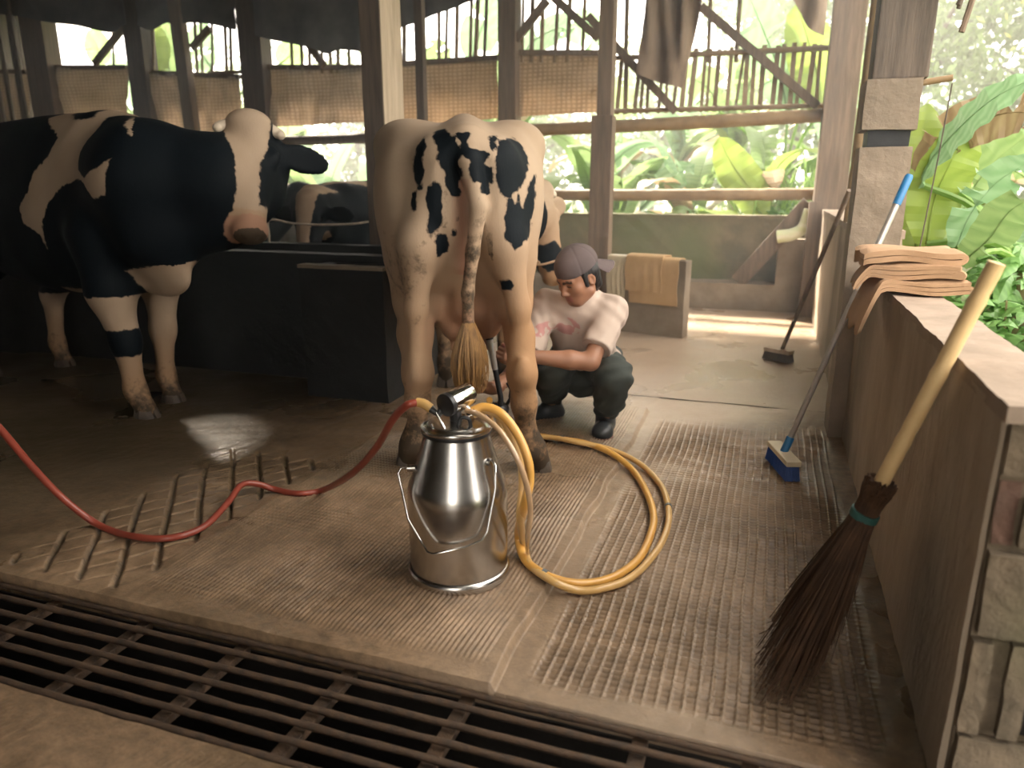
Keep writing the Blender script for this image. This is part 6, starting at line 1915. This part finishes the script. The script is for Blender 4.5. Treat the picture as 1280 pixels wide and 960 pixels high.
def shrub_mesh(seed, n, h, w, ll, lw):
    rg = np.random.RandomState(seed); mb = MB()
    for k in range(n):
        a = rg.uniform(0, 6.28); z = h * rg.uniform(0.15, 1) ; r = w * math.sqrt(rg.random()) * (0.5 + 0.5 * math.sin(math.pi * min(z / h, 1)))
        c = np.array([math.cos(a) * r, math.sin(a) * r, z]); b = a + rg.uniform(-1.2, 1.2); el = rg.uniform(-0.5, 0.9); L = ll * rg.uniform(0.6, 1.2)
        d = np.array([math.cos(b) * math.cos(el), math.sin(b) * math.cos(el), math.sin(el)])
        s = np.cross(d, [0, 0, 1]); s /= np.linalg.norm(s); u = np.cross(s, d); W_ = lw * L / ll
        s = s * math.cos(0.5 * rg.randn()) + u * math.sin(0.5 * rg.randn()); s /= np.linalg.norm(s)
        q = [c, c + d * L * 0.35 + s * W_ - u * .01, c + d * L * 0.7 + s * W_ * 0.7 - u * 0.06 * L, c + d * L - u * 0.22 * L, c + d * L * 0.7 - s * W_ * 0.7 - u * 0.06 * L, c + d * L * 0.35 - s * W_ - u * .01, c + d * L * 0.38 + u * 0.02, c + d * L * 0.7 - u * 0.04 * L]
        mb.add(q, [(0, 1, 6), (0, 6, 5), (1, 2, 7, 6), (6, 7, 4, 5), (2, 3, 7), (7, 3, 4)])
    me = bpy.data.meshes.new('foliage'); me.from_pydata(mb.v, [], mb.f); me.update(); me.materials.append(M_leafE)
    return me


SM = [shrub_mesh(k, 260, 1.0, 0.42, 0.26, 0.045) for k in range(3)] + [shrub_mesh(9, 300, 0.8, 0.40, 0.17, 0.05)]
for k in range(22):
    right = k < 13
    x, y = ((rg0.uniform(0.95, 2.0), 1.9 + k * 0.33) if right else (-8 + (k - 13) * 1.05 + rg0.uniform(-0.3, 0.3), rg0.uniform(8.6, 9.3)))
    root = tag(empty('leafy_shrub', (x, y, -0.08)), f'leafy green shrub outside the right wall, {ORD[k]} from the viewer' if right else f'leafy green shrub among the grass behind the back wall, {ORD[k - 13]} from the left', 'shrub', 'shrubs along the outside of the right wall' if right else 'shrubs behind the back wall')
    o = link_mesh('foliage', SM[k % 4], None, root); tag(o, kind='stuff')
    s = rg0.uniform(0.75, 1.0) if right else rg0.uniform(0.7, 1.0); o.scale = (s, s, s); o.rotation_euler.z = rg0.uniform(0, 6.28)
    for j in range(3):
        MB().tube([(0, 0, 0), (0.1 * math.cos(j * 2.1), 0.1 * math.sin(j * 2.1), 0.4), (0.2 * math.cos(j * 2.1), 0.2 * math.sin(j * 2.1), 0.75)], lambda t: 0.012 * (1 - 0.6 * t), 5).build('stem', M_pstem, root)


# trees
def canopy(seed, n, m_, sz):
    rg = np.random.RandomState(seed)
    cl_ = rg.normal(0, 1, (26, 3)); cl_ /= np.linalg.norm(cl_, axis=1)[:, None]; cl_ *= rg.uniform(0.4, 1.0, (26, 1)) * np.array([1, 1, 0.75])
    c = cl_[rg.randint(0, 26, n)] + rg.normal(0, 0.17, (n, 3))
    d = rg.normal(0, 1, (n, 3)); d /= np.linalg.norm(d, axis=1)[:, None]; e = np.cross(d, rg.normal(0, 1, (n, 3))); e /= np.linalg.norm(e, axis=1)[:, None]
    s = sz * rg.uniform(0.6, 1.3, (n, 1))
    V = np.stack([c - d * s, c + e * s * 0.45, c + d * s, c - e * s * 0.45], 1).reshape(-1, 3)
    me = np_mesh('foliage', V, np.arange(4 * n).reshape(-1, 4), None, False); me.materials.append(m_)
    return me


CY, CG = canopy(1, 5200, M_treeY, 0.045), canopy(2, 5200, M_treeG, 0.045)


def tree(x, y, h, r, me, label, group, seed):
    root = tag(empty('tree', (x, y, -0.1)), label, 'tree', group)
    rg = random.Random(seed)
    MB().tube([(0, 0, 0), (0.1, 0, h * 0.5), (0.0, 0.1, h)], lambda t: 0.16 * (1 - 0.6 * t), 8).build('trunk', M_wooddk, root, smooth=True)
    for k in range(5):
        a = k * 1.3; MB().tube([(0.05, 0, h * 0.6), (math.cos(a) * r * 0.4, math.sin(a) * r * 0.4, h * 0.9), (math.cos(a) * r * 0.7, math.sin(a) * r * 0.7, h * 1.05)], lambda t: 0.06 * (1 - 0.7 * t), 6).build('branch', M_wooddk, root)
    o = link_mesh('foliage', me, None, root); o.location = (0, 0, h); o.scale = (r, r, r); o.rotation_euler.z = rg.uniform(0, 6); tag(o, kind='stuff')


tree(4.6, 12.2, 4.2, 1.7, CY, 'yellowish leafy tree top at the upper right corner', None, 1)
tree(7.0, 11.5, 3.8, 1.9, CY, 'yellow-green tree at the right picture edge', None, 2)
for k, (x, y, h, r) in enumerate(sorted(((2.2, 16.5, 4.6, 2.2), (0.2, 17.5, 5.2, 2.2), (5.5, 17, 3.4, 2.6), (9.5, 15, 4.0, 2.8), (11.5, 11, 3.6, 2.6), (9.5, 6.5, 2.8, 2.3), (-3, 19, 2.6, 2.2), (-6.5, 19, 2.4, 2.2), (-10.5, 18, 2.6, 2.4), (-14, 17, 2.6, 2.4), (3.4, 19, 2.4, 2.6), (-0.5, 19, 2.4, 2.2)))):
    tree(x, y, h, r, CG, f'green tree far behind the banana plants, {ORD[k]} from the left', 'far green trees', 10 + k)


# ================================================================== mist hanging in the garden air
def mist(name, lo, hi, dens, col, an=0.35):
    o = MB().box(lo, hi).build(name, None)
    m = bpy.data.materials.new(name); m.use_nodes = True
    nt = m.node_tree; nt.nodes.clear()
    out = nt.nodes.new('ShaderNodeOutputMaterial'); vs_ = nt.nodes.new('ShaderNodeVolumeScatter')
    vs_.inputs['Color'].default_value = (*col, 1); vs_.inputs['Density'].default_value = dens; vs_.inputs['Anisotropy'].default_value = an
    nt.links.new(vs_.outputs[0], out.inputs['Volume'])
    o.data.materials.append(m)
    return o


tag(mist('garden_mist', (-30, 8.06, 0.0), (14, 22, 7), MIST_D, (1.0, 0.97, 0.92)), 'thin morning mist over the garden', 'mist', None, 'stuff')
tag(mist('barn_mist', (-9.9, 2.2, 0.05), (0.40, 7.55, 3.5), BARN_D, (0.86, 0.95, 1.0), 0.6), 'faint sunlit haze at the back of the barn', 'mist', None, 'stuff')
